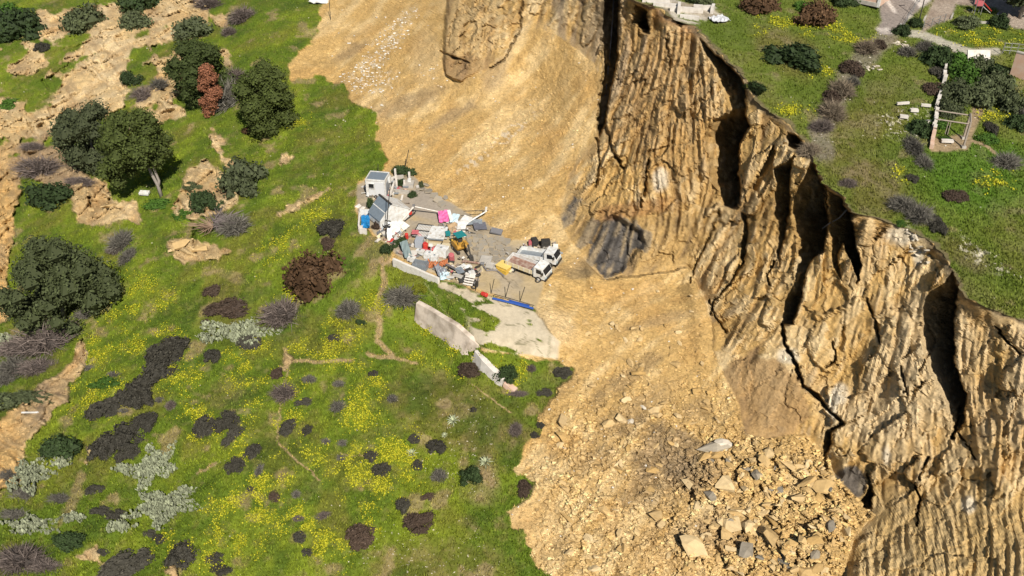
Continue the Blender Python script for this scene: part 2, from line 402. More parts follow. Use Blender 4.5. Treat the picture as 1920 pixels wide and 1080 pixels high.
h1_, h2_, hid = worley(np.stack([P0[:, 0] + n_fine * .3, P0[:, 1] + n_fine * .3], -1), .55, 29)
BLOCK = smooth(1.15, .7, np.hypot((fx - 1430) / 190, (fy - 960) / 150)) 
rough = np.clip(.24 + .78 * smooth(620, 900, fy) * smooth(930, 1100, fx), 0, 1)
blocky = smooth(0, .22, f2 - f1) * (.2 + .8 * cid) * .46 + smooth(0, .2, h2_ - h1_) * hid * .2 + BLOCK * smooth(0, .2, g2 - g1) * (.2 + gid) * 1.05
disp += m_debris * (dgr * (.5 + .6 * smooth(640, 900, fy)) + n_mid * .22 * rough + n_fine * .17 * rough + blocky * rough * 1.15 + lm * .02 * inR2) * smooth(0, 10, -sd_cliff + 6)
ridge = 1 - np.abs(fbm(P0, 6.5, 4, 52))
ang_b = (fx * .62 - fy * .95) / 13 + n_big * 2.0
bl = np.abs(vnoise(np.stack([ang_b, (fx * .8 + fy * .6) / 70, fx * 0], -1), 8))
b1, b2, bid = worley(np.stack([P0[:, 0] + n_mid * 1.3, P0[:, 1] + n_mid], -1), 4.2, 19)
disp += m_soil * ((ridge - .7) * 1.6 + bl * .9 + n_mid * .5 + n_fine * .14 + (bid - .5) * 1.3 * smooth(.02, .2, b2 - b1) - .45 * smooth(.09, .0, b2 - b1))
disp += m_grass * (n_big * 1.0 + n_mid * .36 + n_fine * .12 + .22)
disp += m_apron * (n_mid * .05)
disp += m_yard * (n_mid * .04 - .02)
steep = np.clip(1 / np.maximum(cosv, .3), 1, 2.2)
off = -disp * steep                                          # along the line of sight, away = +
# recesses: walls that swing away from the light behind each buttress
for poly in RECESS:
    pp = np.array(poly, float)
    bb = (fx > pp[:, 0].min() - 12) & (fx < pp[:, 0].max() + 12) & (fy > pp[:, 1].min() - 12) & (fy < pp[:, 1].max() + 12)
    idx = np.where(bb)[0]
    X, Y = fx[idx] + rag2[idx] * 4, fy[idx] + rag[idx] * 6
    s = poly_sd(poly, X, Y)
    ys = np.arange(pp[:, 1].min() - 8, pp[:, 1].max() + 9, 1.0)
    xl = np.full(len(ys), np.inf)
    for (x0, y0), (x1, y1) in zip(pp, np.roll(pp, -1, axis=0)):
        if y0 == y1: continue
        mm = ((ys - y0) * (ys - y1)) <= 0
        xx = x0 + (ys - y0) / (y1 - y0) * (x1 - x0)
        xl = np.where(mm, np.minimum(xl, xx), xl)
    ok = np.isfinite(xl)
    xli = np.interp(Y, ys[ok], xl[ok])
    ramp = np.clip(X - xli, 0, 90) / ppm[idx] * 3.4 + .8
    if poly is RECESS[0]: ramp = ramp + 4.0
    off[idx] = off[idx] * np.where(s > 0, .35, 1) + np.where(s > -.5, ramp * smooth(-.5, 3, s), 0)
for pts, wd, dp in CRACKS:
    d = line_d(pts, fx + rag2 * 5, fy + rag * 5)
    off += smooth(wd, wd * .35, d) * dp * 1.5
LOBE = [(846,-60),(838,0),(834,60),(828,95),(832,140),(865,153),(915,128),(950,98),(972,55),(984,0),(990,-60)]
sd_lobe = poly_sd(LOBE, fx, fy) + rag * 4 + rag2 * 2
off -= 1.9 * smooth(-1, 4, sd_lobe) * smooth(-60, 30, fy) * smooth(930, 840, fx) + .7 * smooth(930, 840, fx) * smooth(-1, 3, sd_lobe - 3) * smooth(112, 104, fy + rag * 8)
off -= 1.7 * smooth(0, -3, sd_cliff) * smooth(-48, -4, sd_cliff) * smooth(1085, 1110, fx) * smooth(1340, 1290, fx) * smooth(470, 500, fy)
SHALE = [(1116,418),(1150,398),(1206,430),(1214,462),(1190,486),(1168,514),(1132,521),(1109,492),(1102,455)]
off += 1.6 * smooth(0, 9, poly_sd(SHALE, fx, fy) + rag * 4)
edge = smooth(0, 3, RX.repeat(NX) - fx)
off *= edge
zcA = zc + off
PA_ = from_depth(fx, fy, zcA)
# ------------------------------------------------------------------ materials
def new_mat(name):
    m = bpy.data.materials.new(name); m.use_nodes = True
    b = m.node_tree.nodes['Principled BSDF']
    return m, m.node_tree, b

def ground_mat(name, bump, scale, amt=.22, rough=.95):
    m, nt, b = new_mat(name)
    at = nt.nodes.new('ShaderNodeAttribute'); at.attribute_name = 'albedo'
    tc = nt.nodes.new('ShaderNodeTexCoord')
    n1 = nt.nodes.new('ShaderNodeTexNoise'); n1.inputs['Scale'].default_value = scale; n1.inputs['Detail'].default_value = 6; n1.inputs['Roughness'].default_value = .7
    mr = nt.nodes.new('ShaderNodeMapRange'); mr.inputs['From Min'].default_value = .3; mr.inputs['From Max'].default_value = .7
    mr.inputs['To Min'].default_value = 1 - amt; mr.inputs['To Max'].default_value = 1 + amt
    mx = nt.nodes.new('ShaderNodeVectorMath'); mx.operation = 'SCALE'
    bp_ = nt.nodes.new('ShaderNodeBump'); bp_.inputs['Strength'].default_value = bump; bp_.inputs['Distance'].default_value = .25
    L = nt.links.new
    L(tc.outputs['Object'], n1.inputs['Vector']); L(n1.outputs['Fac'], mr.inputs['Value'])
    L(at.outputs['Color'], mx.inputs[0]); L(mr.outputs['Result'], mx.inputs['Scale']); L(mx.outputs['Vector'], b.inputs['Base Color'])
    L(n1.outputs['Fac'], bp_.inputs['Height']); L(bp_.outputs['Normal'], b.inputs['Normal'])
    b.inputs['Roughness'].default_value = rough
    b.inputs['Specular IOR Level'].default_value = .15
    return m
M_ROCK = ground_mat('sandstone_face', .9, 2.6, .3)
M_DEBRIS = ground_mat('landslide_sand', 1.0, 3.0, .3)
M_GRASS = ground_mat('grassy_soil', .7, 2.6, .35)
M_PAVE = ground_mat('worn_concrete', .3, 2.0, .14, .9)

def C(*v): return np.array(v, float)
def mixc(a, b, t): return a + (b - a) * t[:, None] if np.ndim(t) else a + (b - a) * t
def ell(x, y, a, b, ang=0):
    c, s = math.cos(math.radians(ang)), math.sin(math.radians(ang))
    X, Y = fx - x, fy - y
    return np.hypot((X * c + Y * s) / a, (-X * s + Y * c) / b)

# ------------------------------------------------------------------ albedo of sheet A
N = len(fx)
one = np.ones(N)
# cliff
lm = lm * (1 - .65 * smooth(1380, 1500, fx) * smooth(300, 420, fy)) * (1 - .6 * smooth(1540, 1640, fx) * smooth(800, 920, fy))
oc = C(.54, .345, .125); cream = C(.69, .515, .275); orange = C(.43, .235, .062); rust = C(.26, .135, .05); grey = C(.20, .165, .12); shale = C(.105, .098, .092)
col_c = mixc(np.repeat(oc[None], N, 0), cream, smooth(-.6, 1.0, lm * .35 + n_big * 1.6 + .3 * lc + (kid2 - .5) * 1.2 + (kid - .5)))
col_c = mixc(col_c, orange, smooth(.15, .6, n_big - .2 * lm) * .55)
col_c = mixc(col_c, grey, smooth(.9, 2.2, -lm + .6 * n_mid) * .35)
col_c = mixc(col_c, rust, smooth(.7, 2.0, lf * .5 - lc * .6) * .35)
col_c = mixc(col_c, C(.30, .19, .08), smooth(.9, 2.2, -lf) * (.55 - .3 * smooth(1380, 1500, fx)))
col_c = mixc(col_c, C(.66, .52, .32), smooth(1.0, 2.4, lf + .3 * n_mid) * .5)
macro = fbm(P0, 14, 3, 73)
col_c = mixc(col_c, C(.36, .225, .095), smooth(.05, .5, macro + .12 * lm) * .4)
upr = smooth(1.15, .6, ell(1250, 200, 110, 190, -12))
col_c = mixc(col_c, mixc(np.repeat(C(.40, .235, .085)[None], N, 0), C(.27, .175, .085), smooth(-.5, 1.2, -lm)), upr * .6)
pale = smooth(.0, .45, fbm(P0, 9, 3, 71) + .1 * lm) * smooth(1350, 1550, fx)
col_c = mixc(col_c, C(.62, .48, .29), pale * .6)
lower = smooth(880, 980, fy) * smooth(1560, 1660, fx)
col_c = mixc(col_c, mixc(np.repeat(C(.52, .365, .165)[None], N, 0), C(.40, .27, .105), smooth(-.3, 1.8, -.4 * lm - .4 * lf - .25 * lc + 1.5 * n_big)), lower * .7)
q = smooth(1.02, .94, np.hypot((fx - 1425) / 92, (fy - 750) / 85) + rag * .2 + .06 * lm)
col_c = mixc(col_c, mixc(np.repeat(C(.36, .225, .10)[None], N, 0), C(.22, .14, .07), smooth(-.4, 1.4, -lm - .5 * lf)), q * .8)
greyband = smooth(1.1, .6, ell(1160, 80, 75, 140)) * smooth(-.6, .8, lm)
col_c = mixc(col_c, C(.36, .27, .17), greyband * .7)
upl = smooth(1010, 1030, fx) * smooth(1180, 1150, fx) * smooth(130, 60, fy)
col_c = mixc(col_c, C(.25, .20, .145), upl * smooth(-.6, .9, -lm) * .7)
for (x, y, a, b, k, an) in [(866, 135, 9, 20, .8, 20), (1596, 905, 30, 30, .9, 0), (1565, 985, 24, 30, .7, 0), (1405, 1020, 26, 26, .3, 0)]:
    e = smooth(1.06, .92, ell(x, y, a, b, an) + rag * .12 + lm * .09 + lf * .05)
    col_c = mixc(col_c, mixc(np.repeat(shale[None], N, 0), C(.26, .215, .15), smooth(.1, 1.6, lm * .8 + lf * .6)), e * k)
scoop_shade = smooth(-12, 10, poly_sd([(1060,330),(1110,372),(1210,400),(1310,410),(1296,502),(1200,520),(1130,522),(1100,490),(1050,410)], fx, fy) + rag * 10)
col_c = mixc(col_c, mixc(np.repeat(C(.42, .275, .11)[None], N, 0), C(.20, .14, .075), smooth(-.3, 1.5, -lm * .8 - .7 * lf)), scoop_shade * .7)  # brown streaks, with the shadow inside the hollow painted into the colour
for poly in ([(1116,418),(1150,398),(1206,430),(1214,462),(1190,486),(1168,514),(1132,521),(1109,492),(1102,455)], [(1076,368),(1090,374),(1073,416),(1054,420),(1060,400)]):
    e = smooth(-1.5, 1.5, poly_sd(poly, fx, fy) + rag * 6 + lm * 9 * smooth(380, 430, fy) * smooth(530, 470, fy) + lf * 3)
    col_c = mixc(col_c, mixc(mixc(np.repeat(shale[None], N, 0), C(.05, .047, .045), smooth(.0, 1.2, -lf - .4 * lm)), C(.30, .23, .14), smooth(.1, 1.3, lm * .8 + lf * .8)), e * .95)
band = smooth(1.2, .6, np.abs(fy - (398 - (fx - 1150) * .15)) / 14 + rag * .3) * smooth(1.2, .8, np.abs(fx - 1190) / 70)
col_c = mixc(col_c, C(.36, .19, .075), band * .6)
lobe_m = smooth(-1, 3, sd_lobe)
col_c = mixc(col_c, mixc(np.repeat(C(.47, .315, .13)[None], N, 0), C(.30, .20, .095), smooth(-.4, 1.5, -lm - .5 * lf)), lobe_m * .5 * smooth(985, 900, fx))
col_c = mixc(col_c, C(.27, .165, .075), lobe_m * smooth(98, 112, fy + rag * 8) * .7 * smooth(950, 880, fx))  # dark underside of the lobe: its shade is painted into the colour
rimd = RX.repeat(NX) - fx
cut = smooth(0, 60, 0 * fx + 60 - rimd) * smooth(1210, 1240, fx) * smooth(1345, 1300, fx) * smooth(90, 40, fy)
col_c = mixc(col_c, C(.36, .16, .065), cut * .7)
topsoil = smooth(20, 5, rimd + rag * 9 + lf * 2)
col_c = mixc(col_c, C(.17, .125, .075), topsoil * .8)
for (x, y, a, b) in [(1240, 338, 17, 24), (1478, 668, 22, 16), (1575, 740, 16, 22), (1662, 855, 11, 22), (1816, 945, 14, 20), (1690, 440, 42, 22), (1722, 480, 14, 26), (1560, 760, 12, 30)]:
    col_c = mixc(col_c, C(.66, .58, .44), smooth(1.2, .5, ell(x, y, a, b) + n_mid * .4) * .75)
# debris
sand = C(.52, .338, .128); sandy = C(.63, .45, .215); tan = C(.40, .255, .098); brown = C(.25, .175, .095)
db_l = fbm(P0, 10, 4, 81)
col_d = mixc(np.repeat(sand[None], N, 0), sandy, smooth(-.3, 1.0, (lm * .34 + lc * .1 + lf * .15) * inR2 + db_l * 1.5 + n_mid * .5))
col_d = mixc(col_d, tan, smooth(.1, 1.1, (-lc * .2 - lm * .25) * inR2 + n_mid * .5 + db_l * .4) * .8)
col_d = mixc(col_d, C(.46, .27, .09), smooth(.15, .5, fbm(P0, 6, 3, 83)) * .45)
for (x, y, a, b, an, k) in [(1250, 850, 85, 55, 20, .75), (1190, 770, 110, 30, -35, .45), (760, 195, 110, 18, -20, .55), (850, 215, 60, 12, -30, .6), (660, 95, 45, 12, -30, .55), (930, 130, 22, 60, 25, .55), (1330, 1000, 70, 40, 0, .4), (1290, 880, 60, 55, 0, .6), (1220, 925, 55, 40, 0, .55), (1180, 705, 90, 18, -35, .5), (1310, 770, 30, 30, 0, .4), (1120, 860, 50, 26, -20, .4), (1050, 720, 40, 20, -30, .35), (1240, 600, 80, 12, -15, .4), (1090, 500, 40, 22, 0, .5)]:
    col_d = mixc(col_d, brown if y > 600 else C(.31, .22, .125), smooth(1.25, .45, ell(x, y, a, b, an) + n_mid * .45 + rag * .3) * k)
col_d = mixc(col_d, C(.27, .195, .10), smooth(1.1, .6, ell(1085, 513, 30, 13, -5)) * .7)
light = smooth(1.2, .5, ell(1040, 615, 55, 38, 20) + rag * .3) + smooth(1.2, .5, ell(1010, 1010, 70, 90) + rag * .3) * .4 + smooth(1.1, .5, ell(800, 110, 35, 70, 0)) * .5
col_d = mixc(col_d, C(.60, .44, .235), np.clip(light, 0, 1) * .7)
white = smooth(.28, .5, vnoise(P0 / .55, 44)) * (smooth(1.2, .5, ell(720, 85, 100, 22, -50)) + smooth(1.2, .5, ell(930, 270, 110, 14, -38)) + .5 * smooth(1.2, .5, ell(700, 150, 60, 30)))
col_d = mixc(col_d, C(.70, .60, .45), np.clip(white, 0, 1) * .6)
col_d *= (1 + .34 * (cid - .5) * rough)[:, None]
col_d *= (1 + .20 * n_fine + .14 * n_mid)[:, None]
# eroded ground on the left
col_s = mixc(np.repeat(C(.55, .39, .19)[None], N, 0), C(.62, .47, .265), smooth(-.2, .6, n_big + n_mid * .4))
col_s = mixc(col_s, C(.36, .235, .11), smooth(.35, .05, bl) * .5)
col_s = mixc(col_s, C(.40, .23, .09), smooth(.1, .6, fbm(P0, 5, 4, 88)) * .6)
col_s = mixc(col_s, C(.52, .31, .10), smooth(80, 20, fx) * smooth(250, 300, fy) * .6)
col_s = mixc(col_s, C(.27, .19, .115), np.clip(smooth(1.3, .6, ell(90, 310, 80, 60) + rag * .3) + smooth(1.3, .6, ell(90, 760, 70, 60) + rag * .3) * .6 + .45 * smooth(.1, .5, rag), 0, 1) * .8)
# grass
g1c = C(.088, .130, .012); g2c = C(.155, .192, .016); olive = C(.135, .122, .024); dry = C(.20, .155, .07)
gn = fbm(P0, 9, 4, 101); gm = fbm(P0, 2.2, 4, 103); gf = fbm(P0, .7, 3, 105)
col_g = mixc(np.repeat(g1c[None], N, 0), g2c, smooth(-.4, .5, gn + gm * .5))
col_g = mixc(col_g, olive, smooth(.0, .5, fbm(P0, 7, 3, 107) + .3 * gm) * .6)
oliv = np.clip(smooth(1.3, .5, ell(860, 780, 150, 70, 20) + rag * .3) + smooth(1.3, .5, ell(520, 850, 60, 80, -30) + rag * .3) * .7 + smooth(1.3, .5, ell(820, 1060, 130, 50) + rag * .3) * .8 + smooth(1.3, .5, ell(440, 590, 90, 70) + rag * .3) * .5 + smooth(1.2, .5, ell(420, 740, 70, 30, -20)) * .5, 0, 1)
col_g = mixc(col_g, mixc(np.repeat(C(.095, .095, .018)[None], N, 0), C(.165, .125, .05), smooth(-.1, .4, gm + gf * .5)), oliv * .8)
col_g = mixc(col_g, C(.050, .088, .012), smooth(.1, .5, fbm(P0, 4, 4, 109)) * .55)
col_g = mixc(col_g, C(.27, .20, .10), smooth(.24, .5, fbm(P0, 2.8, 4, 115) + .15 * gn) * .75)
col_g = mixc(col_g, C(.20, .165, .06), smooth(.1, .5, fbm(P0, 1.0, 3, 117)) * .3)
bare = np.clip(smooth(1.2, .4, ell(905, 900, 34, 50, 0) + rag * .4) + smooth(1.2, .5, ell(700, 470, 20, 50, 10) + rag * .5) * .8 + smooth(1.2, .6, ell(1000, 720, 60, 20)) * .2 + smooth(1.2, .6, ell(860, 770, 40, 16)) * .5 + smooth(1.2, .6, ell(440, 520, 40, 12, 20) + rag * .5) * .6, 0, 1)
col_g = mixc(col_g, C(.26, .185, .10), bare * (.5 + .5 * smooth(-.2, .3, gm)) * .9)
PATHS = [([(715, 485), (722, 530), (706, 570), (712, 600), (708, 640), (735, 668)], 5), ([(535, 655), (533, 680), (620, 676), (660, 678)], 3.2), ([(690, 664), (720, 670), (780, 680)], 3), ([(540, 690), (528, 740), (520, 830), (600, 900)], 1.6),
         ([(370, 890), (405, 868)], 2), ([(736, 480), (716, 500)], 4), ([(700, 860), (640, 850)], 1), ([(880, 720), (960, 775)], 1.4)]
pth = 0
for pts, wd in PATHS:
    pth = np.maximum(pth, smooth(wd * 1.4, wd * .6, line_d(pts, fx + rag2 * 4, fy + rag * 5)))
col_g = mixc(col_g, C(.36, .25, .135), pth * .85)
YEL = [(465,700,45,70,10),(375,790,45,50,0),(830,625,75,26,30),(790,600,40,22,35),(870,655,40,20,30),(680,775,38,60,15),(700,915,75,40,20),(650,870,50,40,0),(560,985,50,40,0),(470,960,70,40,0),(240,560,60,40,-30),(185,730,55,50,-30),
       (300,560,30,20,0),(410,1000,80,50,0),(745,845,50,40,0),(760,880,40,30,0),(600,650,60,22,0),(640,620,40,20,0),(500,900,60,20,0),(350,1040,60,30,0),(540,800,30,30,0),(180,660,30,30,0),(620,1040,30,40,0),(720,980,40,18,-30),(455,845,20,30,0),
       (280,320,30,20,0),(560,230,30,16,0),(700,570,22,26,0),(645,690,30,14,0),(560,860,50,20,0),(280,640,60,30,0),(330,700,50,40,0),(700,740,20,50,10),(540,560,40,16,-40),(800,680,60,10,25),(960,700,30,30,0),(560,730,30,25,0),(520,470,60,20,-35),(600,400,40,20,-30)]
ye = 0
for (x, y, a, b, an) in YEL:
    ye = np.maximum(ye, smooth(1.5, .3, ell(x, y, a, b, an) + rag * .35 + gm * .35))
yellow = ye * smooth(-.12, .22, fbm(P0, 1.6, 4, 121)) * m_grass * (1 - oliv * .6)
col_g = mixc(col_g, C(.21, .23, .014), yellow * .55)
# yard and apron
col_y = mixc(np.repeat(C(.41, .33, .22)[None], N, 0), C(.33, .275, .20), smooth(-.3, .4, n_mid + n_big * .6))
col_y = mixc(col_y, C(.13, .10, .06), smooth(.04, .01, np.abs(fbm(P0, 2.4, 3, 147))) * smooth(850, 890, fx) * smooth(985, 950, fx) * .8)
col_y = mixc(col_y, C(.22, .18, .125), smooth(.1, .45, fbm(P0, 1.3, 4, 149)) * .55)
col_y = mixc(col_y, C(.46, .345, .18), smooth(.05, .5, fbm(P0, 3.5, 4, 131) + smooth(930, 1000, fx) * .35) * .75)
col_y = mixc(col_y, C(.34, .29, .235), smooth(1.2, .7, ell(800, 385, 55, 28, 20)) * .8)
col_a = mixc(np.repeat(C(.52, .44, .31)[None], N, 0), C(.42, .35, .24), smooth(-.3, .4, n_mid + n_big))
crk = smooth(.035, .008, np.abs(fbm(P0, 3.2, 3, 141)))
col_a = mixc(col_a, C(.12, .11, .05), crk * .7)
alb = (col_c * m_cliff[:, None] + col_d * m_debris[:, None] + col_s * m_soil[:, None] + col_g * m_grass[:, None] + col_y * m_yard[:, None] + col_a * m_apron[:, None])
alb = np.clip(alb, .01, .85)

# ------------------------------------------------------------------ sheet B: the plateau above
NB = 360
UB = np.linspace(0, 1, NB) ** 1.15
BR = np.maximum(2330, RS + 300)
BX = RS[:, None] + (BR - RS)[:, None] * UB[None] + (RX - RS)[:, None] * ((1 - UB[None]) ** 22)
BY = np.repeat(YS[:, None], NB, 1)
bx, by = BX.ravel(), BY.ravel()
zcB0 = plateau_depth(bx, by)
PB0 = from_depth(bx, by, zcB0)
ppmB = FPX / zcB0
bn = fbm(PB0, 8, 4, 201); bm = fbm(PB0, 2.0, 4, 203); bf = fbm(PB0, .6, 3, 205)
brag = fbm(np.stack([bx / 26, by / 26, bx * 0], -1), 1.0, 4, 207)
hB = bn * .5 + bm * .18 + bf * .07 + .12
d_rim = bx - np.repeat(RX, NB)
def sdB(poly, j=3): return smooth(-2, 2, poly_sd(poly, bx, by) + brag * j)
def ellB(x, y, a, b, an=0):
    c, s = math.cos(math.radians(an)), math.sin(math.radians(an)); X, Y = bx - x, by - y
    return np.hypot((X * c + Y * s) / a, (-X * s + Y * c) / b)
ROAD = [(1655,-190),(1760,-190),(1748,0),(1722,20),(1700,40),(1692,60),(1668,66),(1650,66),(1640,56),(1652,40),(1650,18),(1648,0)]
PLAY = [(1770,-190),(2330,-190),(2330,70),(1900,54),(1880,42),(1868,14),(1794,9),(1783,36),(1756,44),(1728,62),(1736,30),(1750,0)]
b_road = sdB(ROAD, 2); b_play = sdB(PLAY, 2) * (1 - b_road)
b_dirt = np.clip(sdB([(1742,258),(1800,252),(1824,262),(1816,284),(1745,284)]) + smooth(12, 7, line_d([(1838,192),(1828,222),(1816,252)], bx + brag * 4, by)) + smooth(4, 2, line_d([(1818,262),(1850,275),(1865,288)], bx, by + brag * 3)), 0, 1)
b_track = smooth(26, 10, line_d([(1668, 66), (1640, 92), (1600, 125), (1575, 170), (1550, 220), (1535, 250), (1545, 285)], bx + brag * 8, by)) * .75
b_path = smooth(9, 5, line_d([(1700, 62), (1730, 66), (1760, 76), (1790, 90), (1830, 97), (1870, 97)], bx, by + brag * 4))
b_slab = sdB([(1196,-8),(1275,-4),(1290,6),(1340,12),(1352,28),(1330,36),(1305,46),(1266,36),(1246,24)], 7) * smooth(-.25, .1, bm + .15)
colB = mixc(np.repeat(C(.085, .128, .014)[None], len(bx), 0), C(.125, .160, .022), smooth(-.4, .5, bn + bm * .5))
colB = mixc(colB, C(.24, .19, .105), smooth(.22, .5, fbm(PB0, 2.4, 4, 215)) * .6)
drym = np.clip(smooth(1.3, .4, ellB(1620, 240, 130, 60, -50) + brag * .3) * .5 + smooth(1.3, .5, ellB(1480, 100, 80, 40, 30) + brag * .3) * .8 + smooth(1.3, .5, ellB(1640, 360, 60, 60) + brag * .3) * .8 + smooth(1.2, .5, ellB(1810, 480, 60, 30, 30) + brag * .3) * .7 + .3 * smooth(0, .4, bn), 0, 1)
colB = mixc(colB, mixc(np.repeat(C(.135, .12, .032)[None], len(bx), 0), C(.19, .15, .075), smooth(-.1, .4, bm)), np.clip(drym * .85 + .15, 0, 1))
lush = smooth(1.4, .5, ellB(1830, 330, 110, 80) + brag * .3)
colB = mixc(colB, C(.060, .145, .012), lush * .6)
yb = 0
for (x, y, a, b, an) in [(1480, 48, 60, 12, 15), (1560, 52, 40, 12, 20), (1600, 75, 40, 10, 10), (1420, 58, 18, 10, 0), (1830, 62, 90, 8, 0), (1860, 82, 60, 7, 0), (1545, 135, 30, 10, 0), (1860, 205, 30, 20, 0), (1490, 210, 30, 14, 0), (1620, 70, 30, 14, 0), (1690, 330, 20, 15, 0), (1870, 340, 40, 20, 0)]:
    yb = np.maximum(yb, smooth(1.5, .4, ellB(x, y, a, b, an) + bm * .4))
yellowB = yb * smooth(-.1, .2, fbm(PB0, 1.4, 3, 209))
colB = mixc(colB, C(.21, .22, .014), yellowB * .6)
whiteB = smooth(.42, .62, vnoise(PB0 / .45, 211)) * np.clip(smooth(1.2, .4, ellB(1700, 230, 60, 35)) + smooth(1.2, .4, ellB(1840, 480, 70, 20, 30)) + .4 * smooth(1.2, .5, ellB(1700, 420, 20, 30)), 0, 1)
colB = mixc(colB, C(.62, .56, .45), whiteB * .8)
colB = mixc(colB, C(.20, .165, .125), b_track)
colB = mixc(colB, C(.30, .215, .125), b_dirt * .95)
colB = mixc(colB, C(.42, .38, .30), b_path * .9)
colB = mixc(colB, mixc(np.repeat(C(.47, .42, .34)[None], len(bx), 0), C(.30, .25, .18), smooth(-.2, .4, bm)), b_slab)
rd = vnoise(np.stack([PB0[:, 0] * 1.1, PB0[:, 1] * .22, PB0[:, 2] * 0], -1), 213)
colB = mixc(colB, mixc(np.repeat(C(.25, .21, .18)[None], len(bx), 0), C(.52, .46, .40), smooth(.0, .35, rd + bm * .4) * smooth(70, 50, by)), b_road)
colB = mixc(colB, mixc(np.repeat(C(.33, .265, .205)[None], len(bx), 0), C(.26, .20, .15), smooth(-.2, .4, bm)), b_play)
topB = smooth(9, 2, d_rim + brag * 14 + bm * 8)
colB = mixc(colB, C(.16, .115, .07), topB * .7)
m_meadow = np.clip(1 - b_road - b_play - b_dirt - b_path - b_slab - b_track * .8 - topB, 0, 1)
hB = hB * (1 - np.clip(b_road + b_play, 0, 1) * .85) * smooth(0, 40, d_rim) * 1.0
zcB = zcB0 - hB * .75 / (SP + .0)
PBW = from_depth(bx, by, zcB)

# ------------------------------------------------------------------ build the ground
def build_grid_part(name, Pts, colr, ny, nx, fmask, mat):
    idx = np.arange(ny * nx).reshape(ny, nx)
    q = np.stack([idx[:-1, :-1], idx[1:, :-1], idx[1:, 1:], idx[:-1, 1:]], -1).reshape(-1, 4)
    q = q[fmask.ravel()]
    used, inv = np.unique(q, return_inverse=True)
    me = bpy.data.meshes.new(name)
    me.vertices.add(len(used)); me.vertices.foreach_set('co', Pts[used].astype(np.float32).ravel())
    me.loops.add(len(q) * 4); me.loops.foreach_set('vertex_index', inv.astype(np.int32).ravel())
    me.polygons.add(len(q)); me.polygons.foreach_set('loop_start', (np.arange(len(q)) * 4).astype(np.int32))
    me.polygons.foreach_set('use_smooth', np.full(len(q), name not in ('cliff', 'landslide_slope')))
    me.update(calc_edges=True)
    a = me.attributes.new('albedo', 'FLOAT_COLOR', 'POINT')
    a.data.foreach_set('color', np.concatenate([colr[used], np.ones((len(used), 1))], 1).astype(np.float32).ravel())
    me.materials.append(mat)
    o = bpy.data.objects.new(name, me); COL.objects.link(o)
    o['kind'] = 'structure'
    return o
nyA = len(YS)
stack = np.stack([m_cliff, m_debris, m_soil, m_grass, m_yard + m_apron], 0).reshape(5, nyA, NX)
own = stack.argmax(0)[:-1, :-1]
for k, (nm, mt) in enumerate([('cliff', M_ROCK), ('landslide_slope', M_DEBRIS), ('eroded_hillside', M_DEBRIS), ('grassy_hillside', M_GRASS), ('yard_ground', M_PAVE)]):
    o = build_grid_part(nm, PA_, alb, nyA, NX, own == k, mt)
o = build_grid_part('plateau_ground', PBW, colB, nyA, NB, np.ones((nyA - 1, NB - 1), bool), M_GRASS)

GA = PA_.reshape(nyA, NX, 3); GB = PBW.reshape(nyA, NB, 3)
def g(px, py):
    """the surface point at a surveyed position"""
    r = float(rim_x(np.array([py]))[0])
    iy = min(max((py - YS[0]) / 2.4, 0), nyA - 1.001); i = int(iy); fy_ = iy - i
    rr = RX[i] * (1 - fy_) + RX[i + 1] * fy_
    row = (AX[i] * (1 - fy_) + AX[i + 1] * fy_) if px < rr else (BX[i] * (1 - fy_) + BX[i + 1] * fy_)
    ju = float(np.interp(px, row, np.arange(len(row)))); nn = len(row)
    Gd = GA if px < rr else GB
    ju = min(max(ju, 0), nn - 1.001); j = int(ju); f = ju - j
    p = (Gd[i, j] * (1 - f) + Gd[i, j + 1] * f) * (1 - fy_) + (Gd[i + 1, j] * (1 - f) + Gd[i + 1, j + 1] * f) * fy_
    return Vector(p)
def scale_at(p):
    d = (p - Vector((0, 0, CAM_H)))
    return FPX / (d.y * CP - d.z * SP)
# ------------------------------------------------------------------ objects: naming helpers
def tag(o, label=None, cat=None, group=None, kind=None):
    if label: o['label'] = label
    if cat: o['category'] = cat
    if group: o['group'] = group
    if kind: o['kind'] = kind
    return o
def link(name, me, mat=None, parent=None):
    o = bpy.data.objects.new(name, me); COL.objects.link(o)
    if mat is not None and me is not None and not me.materials: me.materials.append(mat)
    if parent is not None: o.parent = parent
    return o
def empty(name, loc, rz=0.0, label=None, cat=None, group=None):
    o = bpy.data.objects.new(name, None); COL.objects.link(o)
    o.location = loc; o.rotation_euler = (0, 0, rz); o.empty_display_size = .2
    return tag(o, label, cat, group)
def mesh_np(name, V, F, tint=None, smooth_=False):
    me = bpy.data.meshes.new(name)
    V = np.asarray(V, np.float32); F = np.asarray(F, np.int32); k = F.shape[1]
    me.vertices.add(len(V)); me.vertices.foreach_set('co', V.ravel())
    me.loops.add(F.size); me.loops.foreach_set('vertex_index', F.ravel())
    me.polygons.add(len(F)); me.polygons.foreach_set('loop_start', (np.arange(len(F)) * k).astype(np.int32))
    me.polygons.foreach_set('use_smooth', np.full(len(F), smooth_))
    me.update(calc_edges=True)
    if tint is not None:
        t = np.asarray(tint, np.float32)
        if t.ndim == 1: t = np.repeat(t[:, None], 3, 1)
        a = me.attributes.new('tint', 'FLOAT_COLOR', 'POINT')
        a.data.foreach_set('color', np.concatenate([t, np.ones((len(V), 1), np.float32)], 1).astype(np.float32).ravel())
    return me
